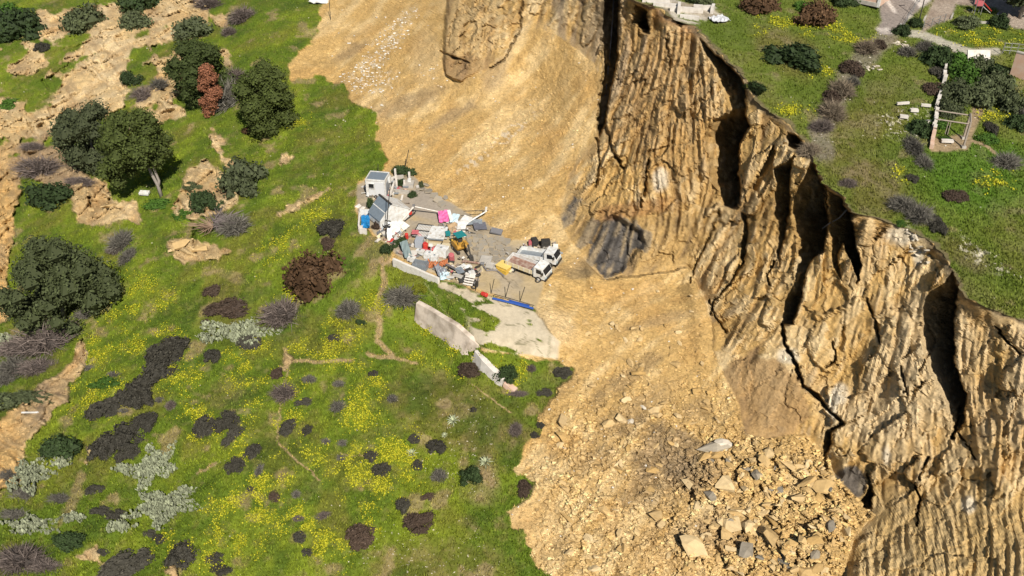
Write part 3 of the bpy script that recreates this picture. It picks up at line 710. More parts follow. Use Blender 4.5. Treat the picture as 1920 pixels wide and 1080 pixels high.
def tint_mat(name, col, var=.3, rough=.75, spec=.2, attr=True):
    """base colour x per-leaf tint x a little per-object variation"""
    m, nt, b = new_mat(name)
    L = nt.links.new
    oi = nt.nodes.new('ShaderNodeObjectInfo')
    mr = nt.nodes.new('ShaderNodeMapRange'); mr.inputs['To Min'].default_value = 1 - var; mr.inputs['To Max'].default_value = 1 + var
    L(oi.outputs['Random'], mr.inputs['Value'])
    v = nt.nodes.new('ShaderNodeVectorMath'); v.operation = 'SCALE'; v.inputs[0].default_value = col
    L(mr.outputs['Result'], v.inputs['Scale'])
    if attr:
        at = nt.nodes.new('ShaderNodeAttribute'); at.attribute_name = 'tint'
        mu = nt.nodes.new('ShaderNodeVectorMath'); mu.operation = 'MULTIPLY'
        L(v.outputs['Vector'], mu.inputs[0]); L(at.outputs['Color'], mu.inputs[1]); L(mu.outputs['Vector'], b.inputs['Base Color'])
    else:
        L(v.outputs['Vector'], b.inputs['Base Color'])
    b.inputs['Roughness'].default_value = rough
    b.inputs['Specular IOR Level'].default_value = spec
    return m
def paint(name, col, rough=.55, metal=0.0, wear=.12, scale=3.0, dirt=None):
    m, nt, b = new_mat(name)
    L = nt.links.new
    tc = nt.nodes.new('ShaderNodeTexCoord')
    n = nt.nodes.new('ShaderNodeTexNoise'); n.inputs['Scale'].default_value = scale; n.inputs['Detail'].default_value = 5
    L(tc.outputs['Object'], n.inputs['Vector'])
    cr = nt.nodes.new('ShaderNodeValToRGB')
    d = dirt or tuple(c * .55 for c in col)
    cr.color_ramp.elements[0].position = .32; cr.color_ramp.elements[0].color = (*[c * (1 - wear) + e * wear for c, e in zip(col, d)], 1)
    cr.color_ramp.elements[1].position = .62; cr.color_ramp.elements[1].color = (*col, 1)
    if dirt:
        e = cr.color_ramp.elements.new(.22); e.color = (*d, 1)
    L(n.outputs['Fac'], cr.inputs['Fac']); L(cr.outputs['Color'], b.inputs['Base Color'])
    b.inputs['Roughness'].default_value = rough; b.inputs['Metallic'].default_value = metal
    return m

class MB:
    """collects boxes, bars and sheets into ONE mesh"""
    def __init__(s): s.v, s.f = [], []
    def add(s, V, F):
        n = len(s.v); s.v += [tuple(p) for p in V]; s.f += [tuple(i + n for i in q) for q in F]; return s
    def box(s, c, d, rot=None):
        x, y, z = d[0] / 2, d[1] / 2, d[2] / 2
        V = [Vector(p) for p in ((-x,-y,-z),(x,-y,-z),(x,y,-z),(-x,y,-z),(-x,-y,z),(x,-y,z),(x,y,z),(-x,y,z))]
        if rot is not None: V = [rot @ p for p in V]
        V = [p + Vector(c) for p in V]
        return s.add(V, [(0,3,2,1),(4,5,6,7),(0,1,5,4),(1,2,6,5),(2,3,7,6),(3,0,4,7)])
    def tube(s, pts, r, n=6, caps=True):
        pts = [Vector(p) for p in pts]; rr = r if isinstance(r, (list, tuple)) else [r] * len(pts)
        V = []
        for i, p in enumerate(pts):
            d = (pts[min(i + 1, len(pts) - 1)] - pts[max(i - 1, 0)]).normalized()
            a = d.orthogonal().normalized() if abs(d.z) > .95 else d.cross(Vector((0, 0, 1))).normalized()
            b = d.cross(a)
            V += [p + (a * math.cos(6.28318 * k / n) + b * math.sin(6.28318 * k / n)) * rr[i] for k in range(n)]
        F = [(i * n + k, i * n + (k + 1) % n, (i + 1) * n + (k + 1) % n, (i + 1) * n + k) for i in range(len(pts) - 1) for k in range(n)]
        if caps: F += [tuple(range(n))[::-1], tuple((len(pts) - 1) * n + k for k in range(n))]
        return s.add(V, F)
    def prism(s, outline, h, axis='z', off=0.0):
        n = len(outline)
        def P(a, b, t): return (a, b, t) if axis == 'z' else ((a, t, b) if axis == 'y' else (t, a, b))
        V = [P(a, b, off) for a, b in outline] + [P(a, b, off + h) for a, b in outline]
        return s.add(V, [tuple(range(n))[::-1], tuple(range(n, 2 * n))] + [(i, (i + 1) % n, n + (i + 1) % n, n + i) for i in range(n)])
    def mesh(s, name, smooth_=False):
        me = bpy.data.meshes.new(name); me.from_pydata(s.v, [], s.f); me.update()
        import bmesh
        b = bmesh.new(); b.from_mesh(me); bmesh.ops.recalc_face_normals(b, faces=b.faces); b.to_mesh(me); b.free()
        if smooth_: me.polygons.foreach_set('use_smooth', [True] * len(me.polygons))
        return me
    def build(s, name, mat, parent=None, smooth_=False): return link(name, s.mesh(name, smooth_), mat, parent)

# ------------------------------------------------------------------ leaf clouds
def leaf_cloud(rng, n, lumps, leaf, zmin=-9, droop=.6, aspect=1.0, inner=.72):
    c = np.array([l[0] for l in lumps], float); r = np.array([l[1] for l in lumps], float)
    w_ = r ** 2; k = rng.choice(len(r), n, p=w_ / w_.sum())
    d = rng.standard_normal((n, 3)); d /= np.linalg.norm(d, axis=1, keepdims=True)
    p = c[k] + d * r[k, None] * rng.uniform(inner, 1.04, (n, 1)) * (1 if np.ndim(r) == 1 else 1)
    ok = p[:, 2] > zmin
    p, d = p[ok], d[ok]; n = len(p)
    nr = d + rng.standard_normal((n, 3)) * droop; nr /= np.linalg.norm(nr, axis=1, keepdims=True)
    a = np.cross(nr, rng.standard_normal((n, 3))); a /= np.linalg.norm(a, axis=1, keepdims=True); b = np.cross(nr, a)
    s = leaf * rng.uniform(.6, 1.35, (n, 1))
    V = np.stack([p - a * s - b * s * .5 * aspect, p + a * s * .7 - b * s * .6 * aspect, p + a * s + b * s * .5 * aspect, p - a * s * .5 + b * s * .7 * aspect], 1).reshape(-1, 3)
    F = np.arange(n * 4).reshape(n, 4)
    t = np.repeat(rng.uniform(.68, 1.25, n), 4)
    return V, F, t
def dome_lumps(rng, k, h=.8, spread=.62, r=(.28, .45)):
    out = [((0, 0, h * .25), .55 * min(1, h * 1.3))]
    for i in range(k):
        a = rng.uniform(0, 6.283); e = math.acos(rng.uniform(.05, 1))
        q = spread * (1 + rng.uniform(-.15, .25))
        out.append(((math.cos(a) * math.sin(e) * q, math.sin(a) * math.sin(e) * q, math.cos(e) * q * h), rng.uniform(*r) * (.6 + .4 * h)))
    return out
def core(lumps, f=.8):
    """low solid heart of each lump, so a dense crown does not show daylight everywhere"""
    V, F = [], []
    oc_ = [(1,0,0),(-1,0,0),(0,1,0),(0,-1,0),(0,0,1),(0,0,-1)]     # solid heart
    fo = [(0,2,4),(2,1,4),(1,3,4),(3,0,4),(2,0,5),(1,2,5),(3,1,5),(0,3,5)]
    for c_, r in lumps:
        n = len(V); V += [tuple(np.array(c_) + np.array(q) * r * f) for q in oc_]; F += [(a + n, b + n, c + n, c + n) for a, b, c in fo]
    return V, F
def with_core(V, F, t, lumps, f, ct=.7):  # ct tints the heart darker than the leaves: inner shade put into the colour
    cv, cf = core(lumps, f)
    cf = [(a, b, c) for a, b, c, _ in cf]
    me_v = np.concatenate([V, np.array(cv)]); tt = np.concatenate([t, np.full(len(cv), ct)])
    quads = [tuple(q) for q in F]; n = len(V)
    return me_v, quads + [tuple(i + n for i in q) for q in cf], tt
def mesh_mixed(name, V, F, t):
    me = bpy.data.meshes.new(name); me.from_pydata([tuple(p) for p in V], [], F); me.update()
    tt = np.repeat(np.asarray(t, np.float32)[:, None], 3, 1)
    a = me.attributes.new('tint', 'FLOAT_COLOR', 'POINT'); a.data.foreach_set('color', np.concatenate([tt, np.ones((len(V), 1), np.float32)], 1).astype(np.float32).ravel())
    return me
def bush_mesh(seed, n=900, h=.75, leaf=.075, k=14, cf=.8, droop=.6):
    rng = np.random.default_rng(seed); l = dome_lumps(rng, k, h)
    V, F, t = leaf_cloud(rng, n, l, leaf, -.06, droop)
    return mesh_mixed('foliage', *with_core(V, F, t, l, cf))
def twig_mesh(seed, n=900, h=.8, wd=.016, ln=(.25, .6)):
    rng = np.random.default_rng(seed)
    a = rng.uniform(0, 6.283, n); e = np.arccos(rng.uniform(.0, 1, n)); q = rng.uniform(.25, .8, n)
    dirv = np.stack([np.cos(a) * np.sin(e), np.sin(a) * np.sin(e), np.cos(e) * h], 1)
    st = dirv * q[:, None] * rng.uniform(.5, 1, (n, 1))
    dd = dirv + rng.standard_normal((n, 3)) * .55; dd /= np.linalg.norm(dd, axis=1, keepdims=True)
    en = st + dd * rng.uniform(*ln, (n, 1)); en[:, 2] = np.maximum(en[:, 2], .02)
    sd_ = np.cross(dd, rng.standard_normal((n, 3))); sd_ /= np.linalg.norm(sd_, axis=1, keepdims=True)
    V = np.stack([st - sd_ * wd, st + sd_ * wd, en], 1).reshape(-1, 3)
    t = np.repeat(rng.uniform(.55, 1.5, n), 3)
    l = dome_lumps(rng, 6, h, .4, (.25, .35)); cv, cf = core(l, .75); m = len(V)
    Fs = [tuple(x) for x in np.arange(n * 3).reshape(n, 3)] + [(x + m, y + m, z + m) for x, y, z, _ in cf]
    return mesh_mixed('twigs', np.concatenate([V, np.array(cv)]), Fs, np.concatenate([t, np.full(len(cv), .38)]))  # dark tint on the heart paints the shade between the twigs
def pads_mesh(seed, n, spread, size, h):
    """prickly pear: thick oval pads standing on one another"""
    rng = np.random.default_rng(seed); V, F, T = [], [], []
    ring = [(math.cos(x) * (.8 if math.sin(x) < 0 else 1), math.sin(x)) for x in np.arange(8) * math.pi / 4]
    for i in range(n):
        r_, a_ = math.sqrt(rng.uniform(0, 1)), rng.uniform(0, 6.283)
        px_, py_ = spread(r_ * (.72 + .28 * math.sin(a_ * 5 + seed) + .12 * math.sin(a_ * 11)), a_, rng)
        zz = rng.uniform(.1, 1) * h * (1 - .5 * r_)
        s_ = size * rng.uniform(.7, 1.25)
        q = Quaternion((0, 0, 1), rng.uniform(0, 6.283)) @ Quaternion((1, 0, 0), rng.uniform(-.55, .55)) @ Quaternion((0, 1, 0), rng.uniform(-.5, .5))
        n0 = len(V)
        for th in (-.12, .12):
            V += [tuple(q @ Vector((x * s_ * .62, th * s_, y * s_)) + Vector((px_, py_, zz))) for x, y in ring]
        F += [tuple(n0 + k for k in range(8))[::-1], tuple(n0 + 8 + k for k in range(8))] + [(n0 + k, n0 + (k + 1) % 8, n0 + 8 + (k + 1) % 8, n0 + 8 + k) for k in range(8)]
        T += [rng.uniform(.5, 1.3)] * 16
    return mesh_mixed('pads', V, F, T)
def agave_mesh(seed, n=26):
    rng = np.random.default_rng(seed); V, F, T = [], [], []
    for i in range(n):
        a = i * 2.39996; e = .25 + 1.05 * (i / n); L_ = rng.uniform(.8, 1.1)
        d = Vector((math.cos(a) * math.cos(1.45 - e), math.sin(a) * math.cos(1.45 - e), math.sin(1.45 - e)))
        sd = Vector((-math.sin(a), math.cos(a), 0)); m_ = d * L_ * .5; tip = d * L_ + Vector((0, 0, -.16 * L_ * e))
        n0 = len(V); k = .085
        V += [tuple(sd * k * .8), tuple(-sd * k * .8), tuple(m_ + sd * k), tuple(m_ - sd * k), tuple(tip), tuple(m_ + Vector((0, 0, -.05)))]
        F += [(n0, n0 + 2, n0 + 5), (n0, n0 + 5, n0 + 1), (n0 + 1, n0 + 5, n0 + 3), (n0 + 2, n0 + 4, n0 + 5), (n0 + 5, n0 + 4, n0 + 3)]
        T += [rng.uniform(.7, 1.3)] * 6
    return mesh_mixed('leaves', V, F, T)

KIND = {   # look -> (words, colour, mesh maker, height factor)
 'heath': ('dark grey heath shrub', (.054, .049, .036), lambda s: bush_mesh(s, 2600, .62, .05, 26, .9, .8), .55),
 'brown': ('dark brown heath shrub', (.075, .050, .034), lambda s: bush_mesh(s, 2400, .62, .05, 26, .88, .9), .55),
 'rust': ('rust-brown shrub', (.105, .058, .028), lambda s: bush_mesh(s, 1700, .75, .05, 20, .78, .9), .75),
 'purple': ('leafless purplish twiggy shrub', (.150, .118, .100), lambda s: twig_mesh(s, 1500), .7),
 'grey': ('leafless grey twiggy shrub', (.140, .127, .102), lambda s: twig_mesh(s, 1300), .7),
 'tan': ('dry tan brush', (.20, .155, .105), lambda s: twig_mesh(s, 1300), .6),
 'green': ('dark green shrub', (.036, .058, .018), lambda s: bush_mesh(s, 1500, .8, .055, 18, .8), .8),
 'greygreen': ('grey-green shrub', (.080, .095, .042), lambda s: bush_mesh(s, 1500, .8, .055, 18, .78), .8),
 'lush': ('bright leafy green shrub', (.055, .115, .014), lambda s: bush_mesh(s, 1500, .7, .06, 18, .78), .6),
 'yellowgreen': ('yellow-flowering green shrub', (.17, .18, .012), lambda s: bush_mesh(s, 1300, .7, .06, 14, .78), .7),
}
VM, BM = {}, {}
for i_, (k, (wds, colr, mk, hf)) in enumerate(KIND.items()):
    VM[k] = tint_mat('leaves_' + k, colr, .18)
    BM[k] = [mk(300 + i_ * 10 + j) for j in range(3)]
    for me in BM[k]: me.materials.append(VM[k])

def orient(px, py, rx, ry, an, hf, ytrim=.85):
    """stand a dome-shaped thing on the slope: returns location, rotation, half sizes"""
    c_, s_ = math.cos(math.radians(an)), math.sin(math.radians(an))
    base = g(px, py + ry * .12)
    X = (g(px + c_ * rx, py - s_ * rx) - g(px - c_ * rx, py + s_ * rx)) / 2
    Y = (g(px - s_ * ry, py - c_ * ry) - g(px + s_ * ry, py + c_ * ry)) / 2
    if X.length < 1e-4 or Y.length < 1e-4: X, Y = Vector((.4, 0, 0)), Vector((0, .4, 0))
    mx_ = (rx + 1) / scale_at(base)
    if X.length > 2.2 * mx_: X = X.normalized() * 2.2 * mx_
    xa = X.normalized(); yp = Y - xa * Y.dot(xa)
    if yp.length < .2 * Y.length: yp = Vector((0, 1, 0)) - xa * xa.y
    yl = min(max(yp.length, .55 * ry / scale_at(base)), 2.4 * ry / scale_at(base))
    ya = yp.normalized(); za = xa.cross(ya)
    if za.z < .25:
        xa = Vector((xa.x, xa.y, 0)).normalized(); ya = Vector((-xa.y, xa.x, 0)); za = Vector((0, 0, 1))
    za = (za * .6 + Vector((0, 0, .4))).normalized(); ya = za.cross(xa).normalized(); xa = ya.cross(za)
    R = Matrix((xa, ya, za)).transposed()
    a, b = X.length, yl * ytrim
    return base, R.to_quaternion(), a, b, min(a, b) * hf

BUSHES = []      # kept for the label pass: object, px, py, size, words
def bush(px, py, rx, ry, kind, an=0, label=None, cat=None, group=None, hk=1.0):
    wds, colr, mk, hf = KIND[kind]
    rx, ry = rx * 1.2, ry * 1.2
    base, q, a, b, h = orient(px, py, rx, ry, an, hf * hk)
    o = link('shrub', BM[kind][random.randrange(3)])
    o.location = base; o.rotation_mode = 'QUATERNION'
    flip = Quaternion((0, 0, 1), math.pi * random.randrange(2))
    o.rotation_quaternion = q @ flip
    o.scale = (a, b, h / .62)
    o['category'] = cat or 'shrub'
    if group: o['group'] = group
    if label: o['label'] = label
    else: BUSHES.append((o, px, py, max(rx, ry), wds))
    return o

H, BR_, PU, GY = 'heath', 'brown', 'purple', 'grey'
SHRUBS = [
 # lower grassy hillside
 (205,765,42,18,H,25),(320,660,42,26,H,30),(292,700,46,24,H,40),(258,740,26,34,H,40),(272,792,30,18,H,30),(228,822,44,30,H,15),(190,845,24,22,H,0),(240,850,24,14,H,25),(178,918,17,9,H,10),(190,957,20,10,H,0),(218,966,17,11,H,0),
 (386,800,22,20,H,15),(426,790,24,20,H,25),(438,816,26,11,H,45),(474,845,12,20,H,-20),(441,873,20,17,H,20),(542,800,12,22,H,-25),(535,737,25,22,PU,0),(571,753,18,9,H,10),(576,806,9,14,H,-20),(320,760,11,12,PU,0),(486,880,8,18,GY,-10),
 (515,930,11,15,BR_,-10),(556,927,10,10,GY,0),(470,917,7,8,H,0),(563,1006,13,13,H,-20),(575,1035,10,9,H,0),(403,1046,17,15,H,0),(415,1068,24,12,H,0),(342,1040,22,34,H,-15),(240,1058,60,26,H,25),(130,1015,28,20,'green',0),(195,1035,13,9,H,0),
 (605,967,18,9,PU,15),(560,972,12,8,PU,0),(635,763,15,13,GY,0),(717,880,18,16,H,15),(696,855,15,11,H,15),(777,822,12,11,H,0),(817,836,18,17,H,0),(783,872,11,11,H,0),(824,893,18,14,GY,15),(886,893,22,22,'green',0),(982,914,14,20,BR_,0),(756,947,15,16,H,15),
 (786,977,33,24,BR_,25),(802,931,14,9,BR_,25),(674,1003,30,27,BR_,25),(968,804,13,19,PU,0),(1004,815,9,8,H,0),(1014,797,8,9,H,0),(643,830,12,9,GY,0),(736,748,11,10,GY,0),(888,768,6,6,H,0),(612,828,12,9,GY,0),(580,712,14,9,GY,0),(636,720,13,8,GY,0),(640,858,12,8,GY,0),
 (628,633,14,9,H,15),(677,606,11,7,'green',0),(655,582,24,22,GY,15),(470,642,24,15,H,0),(398,667,15,15,H,0),(386,604,10,7,BR_,0),(400,547,19,11,BR_,15),(430,578,46,20,BR_,10),(595,522,50,42,'rust',25),(532,590,42,34,PU,10),(622,430,28,15,H,25),(614,456,13,13,BR_,20),
 (757,556,38,26,GY,0),(786,543,15,11,'yellowgreen',0),(726,470,12,10,'green',0),(752,458,16,8,'green',0),(881,692,25,16,BR_,0),(950,702,22,20,'green',20),(1056,697,18,15,H,0),(996,690,10,10,PU,0),(972,738,20,8,PU,0),(1020,735,14,10,H,0),
 (215,702,14,7,GY,0),(232,770,10,6,GY,0),(300,750,10,7,GY,0),(700,700,9,7,H,0),(520,700,9,14,BR_,-20),
 # eroded left flank
 (97,371,36,27,'green',0),(45,58,34,26,'green',0),(160,46,32,22,'greygreen',0),(265,12,27,20,'green',0),(255,47,24,16,'greygreen',0),(80,90,12,9,H,0),(362,64,30,15,'greygreen',10),(455,35,28,12,PU,20),(430,62,12,9,PU,0),(392,10,25,14,PU,0),(272,182,28,13,PU,10),
 (246,155,18,13,'green',0),(90,640,66,32,PU,15),(30,690,34,24,GY,0),(75,318,44,22,PU,0),(40,1050,48,36,PU,0),(50,925,32,17,GY,0),(22,755,30,18,'greygreen',0),(12,30,30,16,'lush',0),(240,480,10,22,GY,0),(215,470,14,10,PU,0),(60,275,24,10,PU,0),(300,160,16,10,GY,0),(120,470,12,8,GY,0),
 (382,380,15,20,'green',0),(405,388,12,14,'green',0),(458,345,32,30,'greygreen',0),(330,130,0,0,None,0),(430,185,26,36,'grey',0),(440,150,18,22,'purple',0),(548,195,0,0,None,0),(150,340,30,12,PU,0),
 (30,655,40,18,PU,10),(70,690,44,18,PU,10),(10,712,26,16,GY,0),(120,620,36,14,PU,20),(160,590,20,12,GY,0),(30,965,34,14,GY,0),(85,1062,34,16,PU,0),(110,935,22,12,GY,0),(20,890,22,16,GY,0),(230,455,20,26,GY,0),(200,720,30,10,'lush',10),(60,745,34,12,'greygreen',0),(165,690,16,8,GY,0),(345,405,26,12,'lush',0),(300,385,30,10,'lush',0),(360,350,16,10,'greygreen',0),(20,200,30,10,'lush',0),(150,300,18,10,'greygreen',0),(300,1010,16,10,H,0),(280,1000,14,9,H,0),
 # plateau
 (1487,116,58,18,'green',-18),(1418,166,18,13,'green',0),(1424,16,34,15,'rust',0),(1526,38,34,22,'rust',0),(1624,92,24,15,'tan',0),(1597,130,24,15,BR_,0),(1578,170,26,22,'tan',0),(1560,212,28,22,'tan',0),(1540,240,26,12,PU,0),(1518,284,26,18,'tan',0),(1590,345,20,10,PU,0),(1650,86,14,10,BR_,0),(1560,185,18,14,BR_,0),(1600,155,14,10,GY,0),
 (1721,245,20,16,'green',0),(1712,275,20,26,GY,0),(1732,306,18,16,GY,0),(1756,115,28,18,'green',0),(1758,138,18,10,H,0),(1752,170,20,14,BR_,0),(1792,369,24,12,BR_,0),(1690,386,30,18,GY,0),(1722,405,30,22,GY,-20),(1756,420,16,22,H,0),(1886,306,30,16,GY,0),(1858,241,14,14,H,0),(1710,336,13,8,H,0),
 (1812,150,34,22,'lush',0),(1790,178,30,20,'greygreen',0),(1830,188,34,20,'greygreen',0),(1862,170,34,20,'greygreen',0),(1778,210,24,16,'greygreen',0),(1800,120,26,16,'lush',0),(1870,150,24,18,'green',0),(1895,200,26,18,'greygreen',0),(1760,235,18,10,'lush',0),(1903,235,20,14,'green',0),(1840,130,22,14,'greygreen',0),
 (1812,48,24,11,'greygreen',0),(1872,46,18,11,'green',0),(1716,46,13,8,'green',0),(1582,6,24,10,'green',0),(1690,62,16,8,'green',0),(1700,100,20,10,GY,0),(1640,10,10,6,'green',0),(1320,10,16,8,'greygreen',0),(1300,4,14,7,'green',0),(1735,92,20,11,GY,0),(1508,14,20,8,'lush',0),(1915,215,14,22,GY,0),(1850,262,20,10,'lush',0),(1770,262,10,6,'lush',0),(1690,420,10,8,'lush',0),
 (1215,12,10,6,'rust',0),
]
for (x, y, a, b, k, an) in SHRUBS:
    if k: bush(x, y, a, b, k, an)
bush(440, 425, 30, 24, 'grey', 0, 'dense grey dead brush at the heart of the uprooted tree', 'brush')
bush(118, 843, 36, 27, 'green', 0, 'round dark green bush with a neat clipped outline beside the bare earth', 'bush')
# prickly pears and agaves
M_PAD = tint_mat('cactus_pads', (.30, .32, .20), .08)
M_AGAVE = tint_mat('agave_leaves', (.40, .43, .26), .08)
def cactus(px, py, rx, ry, n, seed, label, an=0, shape=None):
    base, q, a, b, h = orient(px, py, rx, ry, an, .5)
    def sp(r_, t_, rng): return (r_ * math.cos(t_) * a, r_ * math.sin(t_) * b)
    if shape: sp = shape(a, b)
    me = pads_mesh(seed, int(n * 1.9), sp, .25, 1.35); me.materials.append(M_PAD)
    o = link('prickly_pear', me); o.location = base; o.rotation_mode = 'QUATERNION'; o.rotation_quaternion = q
    tag(o, label, 'cactus', 'prickly pear thickets'); return o
cactus(447, 622, 90, 34, 560, 1, 'pale spreading prickly pear thicket between the brown shrubs and the path')
cactus(290, 868, 42, 66, 520, 2, 'tall upper arm of the pale prickly pear thicket on the yellow-flowered slope', -12)
cactus(312, 946, 74, 46, 640, 3, 'broad lower mass of the pale prickly pear thicket on the yellow-flowered slope', 10)
cactus(60, 888, 52, 42, 330, 4, 'grey-green prickly pear beside the round dark bush', 25)
cactus(66, 985, 60, 24, 260, 5, 'straggling pale prickly pear above the purplish twiggy shrub')
cactus(140, 972, 26, 12, 70, 6, 'small pale prickly pear between two dark shrubs')
cactus(226, 990, 30, 12, 90, 7, 'low sparse prickly pear at the foot of the tall thicket')
cactus(235, 880, 22, 12, 50, 8, 'few scattered prickly pear pads left of the tall thicket')
cactus(118, 868, 24, 16, 60, 9, 'prickly pear pads in front of the round dark bush')
cactus(10, 640, 22, 22, 60, 10, 'prickly pear clump among purplish twigs above the bare earth')
cactus(345, 60, 24, 12, 90, 11, 'grey prickly pear hanging on the crumbling sandy bank')
AG = [agave_mesh(50 + j) for j in range(2)]
for me in AG: me.materials.append(M_AGAVE)
for j, (x, y, r, lb) in enumerate([(850, 788, 15, 'pale agave rosette nearest the retaining wall'), (911, 866, 15, 'pale round agave rosette beside the bare earth patch'), (834, 816, 8, 'small pale agave sprouting beside a dark shrub'), (772, 850, 13, 'greyish agave among the yellow flowers'), (1818, 52, 12, 'spiky agave by the playground edge')]):
    base, q, a, b, h = orient(x, y, r, r, 0, 1)
    o = link('agave', AG[j % 2]); o.location = base; o.rotation_mode = 'QUATERNION'; o.rotation_quaternion = q; o.scale = (a * 1.05,) * 3
    tag(o, lb, 'agave', 'agaves on the grass')

# ------------------------------------------------------------------ trees
M_BARK = paint('grey_bark', (.30, .26, .22), .9, wear=.5, scale=6)
def tree(px, py_base, lumps, leaf, n, mat, trunk, label, cat='tree', seed=1, name='tree', droop=.55, cf=.84, group=None, flat=1.0):
    """lumps in metres, x right, y away, z up from the foot of the trunk"""
    t_ = empty(name, g(px, py_base), 0, label, cat, group)
    rng = np.random.default_rng(seed)
    V, F, tt = leaf_cloud(rng, n, lumps, leaf, -.5, droop)
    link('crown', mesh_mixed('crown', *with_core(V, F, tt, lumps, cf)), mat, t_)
    mb = MB()
    for pts, r in trunk: mb.tube(pts, r, 7)
    mb.build('trunk', M_BARK, t_, True)
    return t_
def crown(seed, k, a, b, h, z0, r, cone=0.0, x0=0, y0=0, top=1.0):
    rng = random.Random(seed); out = []
    for i in range(k):
        u = rng.uniform(0, 1); z = z0 + h * u
        prof = (1 - cone * u) * math.sqrt(max(.05, 1 - ((u - .42) / .62) ** 2))
        th = rng.uniform(0, 6.283); q = math.sqrt(rng.uniform(.15, 1))
        out.append(((x0 + a * prof * q * math.cos(th), y0 + b * prof * q * math.sin(th), z), r * rng.uniform(.65, 1.25)))
    return out
M_PINE = tint_mat('pine_needles', (.064, .082, .018), .06)
M_PINE2 = tint_mat('dark_pine_needles', (.050, .068, .017), .06)
M_OAK = tint_mat('grey_green_leaves', (.066, .078, .034), .06)
M_OAK2 = tint_mat('dull_green_leaves', (.066, .080, .030), .06)
M_DEAD = tint_mat('dead_needles', (.26, .105, .055), .06)
M_DEADTWIG = tint_mat('dead_twigs', (.17, .13, .10), .06)
_s = scale_at(g(300, 366))
_k = 1 / _s
tree(303, 368, crown(11, 66, 62 * _k, 56 * _k, 88 * _k, 72 * _k, 17 * _k, .1, -24 * _k, 4 * _k) + crown(12, 16, 26 * _k, 36 * _k, 46 * _k, 34 * _k, 13 * _k, 0, -74 * _k, 0), .18, 12500, M_PINE,
     [([(0, 0, -.3), (-.2, 0, 2.2), (-.9, .1, 4.6), (-1.4, .2, 7.5), (-2, .3, 11)], [.36, .30, .27, .2, .1]), ([(-.2, 0, 1.6), (.15, .1, 3.0), (-.25, .2, 5.2), (-.5, .3, 8)], [.26, .24, .2, .1])],
     'broad leaning pine with bare forked grey trunk above its black shadow', 'pine tree', 5, 'pine_tree')
_k = 1 / scale_at(g(180, 310))
tree(182, 312, crown(21, 50, 54 * _k, 50 * _k, 105 * _k, 12 * _k, 20 * _k), .18, 9000, M_OAK, [([(0, 0, -.3), (0, 0, 4), (.3, 0, 8)], [.3, .25, .1])], 'rounded grey-green tree growing against the leaning pine', 'tree', 6, 'broadleaf_tree')
_k = 1 / scale_at(g(505, 240))
tree(506, 242, crown(31, 76, 60 * _k, 56 * _k, 112 * _k, 6 * _k, 17 * _k, .22), .18, 13000, M_PINE, [([(0, 0, -.3), (0, .1, 6), (.2, .2, 12)], [.35, .28, .1])], 'bushy dark green conifer nearest the landslide', 'conifer', 7, 'conifer')
_k = 1 / scale_at(g(385, 190))
tree(386, 192, crown(41, 62, 56 * _k, 50 * _k, 104 * _k, 6 * _k, 16 * _k, .15, -2 * _k), .18, 10500, M_PINE2, [([(0, 0, -.3), (0, .1, 6), (.2, .2, 11)], [.33, .26, .1])], 'dark green conifer behind the dead rust-red conifer', 'conifer', 8, 'conifer')
_k = 1 / scale_at(g(402, 212))
tree(402, 213, crown(51, 26, 19 * _k, 18 * _k, 82 * _k, 6 * _k, 11 * _k, .45), .15, 5000, M_DEAD, [([(0, 0, -.2), (0, .1, 4), (.1, .2, 8)], [.2, .16, .06])], 'dead rust-red conifer between two dark green conifers', 'conifer', 9, 'dead_conifer')
bush(470, 247, 16, 6, 'rust', 0, 'fallen rust-red branches at the foot of the bushy conifer', 'branches')
_k = 1 / scale_at(g(110, 600))
tree(122, 596, crown(61, 64, 108 * _k, 90 * _k, 110 * _k, 8 * _k, 24 * _k, .1) + crown(62, 24, 60 * _k, 50 * _k, 60 * _k, 92 * _k, 22 * _k), .19, 13500, M_OAK2, [([(0, 0, -.5), (0, 0, 4), (.3, 0, 8)], [.4, .3, .1])], 'huge spreading dull green tree, largest on the eroded left flank', 'tree', 10, 'broadleaf_tree')
_k = 1 / scale_at(g(1900, 40))
tree(1912, 34, crown(71, 40, 46 * _k, 40 * _k, 60 * _k, 34 * _k, 16 * _k), .24, 3800, M_OAK, [([(0, 0, -.3), (0, 0, 3), (.3, 0, 6)], [.3, .25, .1])], 'shady dark tree beside the playground slide', 'tree', 11, 'broadleaf_tree')
# uprooted dead tree: a mat of grey branches and a root plate
root_p = g(412, 432); _k = 1 / scale_at(root_p)
ft = empty('uprooted_tree', root_p, 0, 'uprooted dead tree, tangled grey branches and exposed brown roots', 'dead tree')
rng = np.random.default_rng(77)
mb = MB()
for i in range(170):
    a_ = rng.uniform(-.6, 2.4); l_ = rng.uniform(1.6, 5.6); z_ = rng.uniform(.1, 3.0)
    p0 = Vector((rng.uniform(-.8, .8), rng.uniform(-.5, .8), z_ * .6)); p2 = p0 + Vector((math.cos(a_) * l_, math.sin(a_) * l_ * .9, rng.uniform(-.3, .9)))
    mb.tube([p0, (p0 + p2) / 2 + Vector(rng.uniform(-.3, .3, 3)), p2], [.07, .05, .015], 4, False)
mb.build('branch', tint_mat('weathered_branches', (.19, .155, .145), .05, attr=False), ft)
mb = MB()
for i in range(60):
    a_ = rng.uniform(1.6, 4.6); l_ = rng.uniform(1.4, 5.0)
    p0 = Vector((-1.0, 0, .7)); p2 = p0 + Vector((math.cos(a_) * l_, math.sin(a_) * l_ * .6, rng.uniform(-.6, 1.6)))
    mb.tube([p0, (p0 + p2) / 2 + Vector(rng.uniform(-.3, .3, 3)), p2], [.10, .06, .02], 4, False)
mb.build('root', tint_mat('exposed_roots', (.27, .18, .12), .05, attr=False), ft)
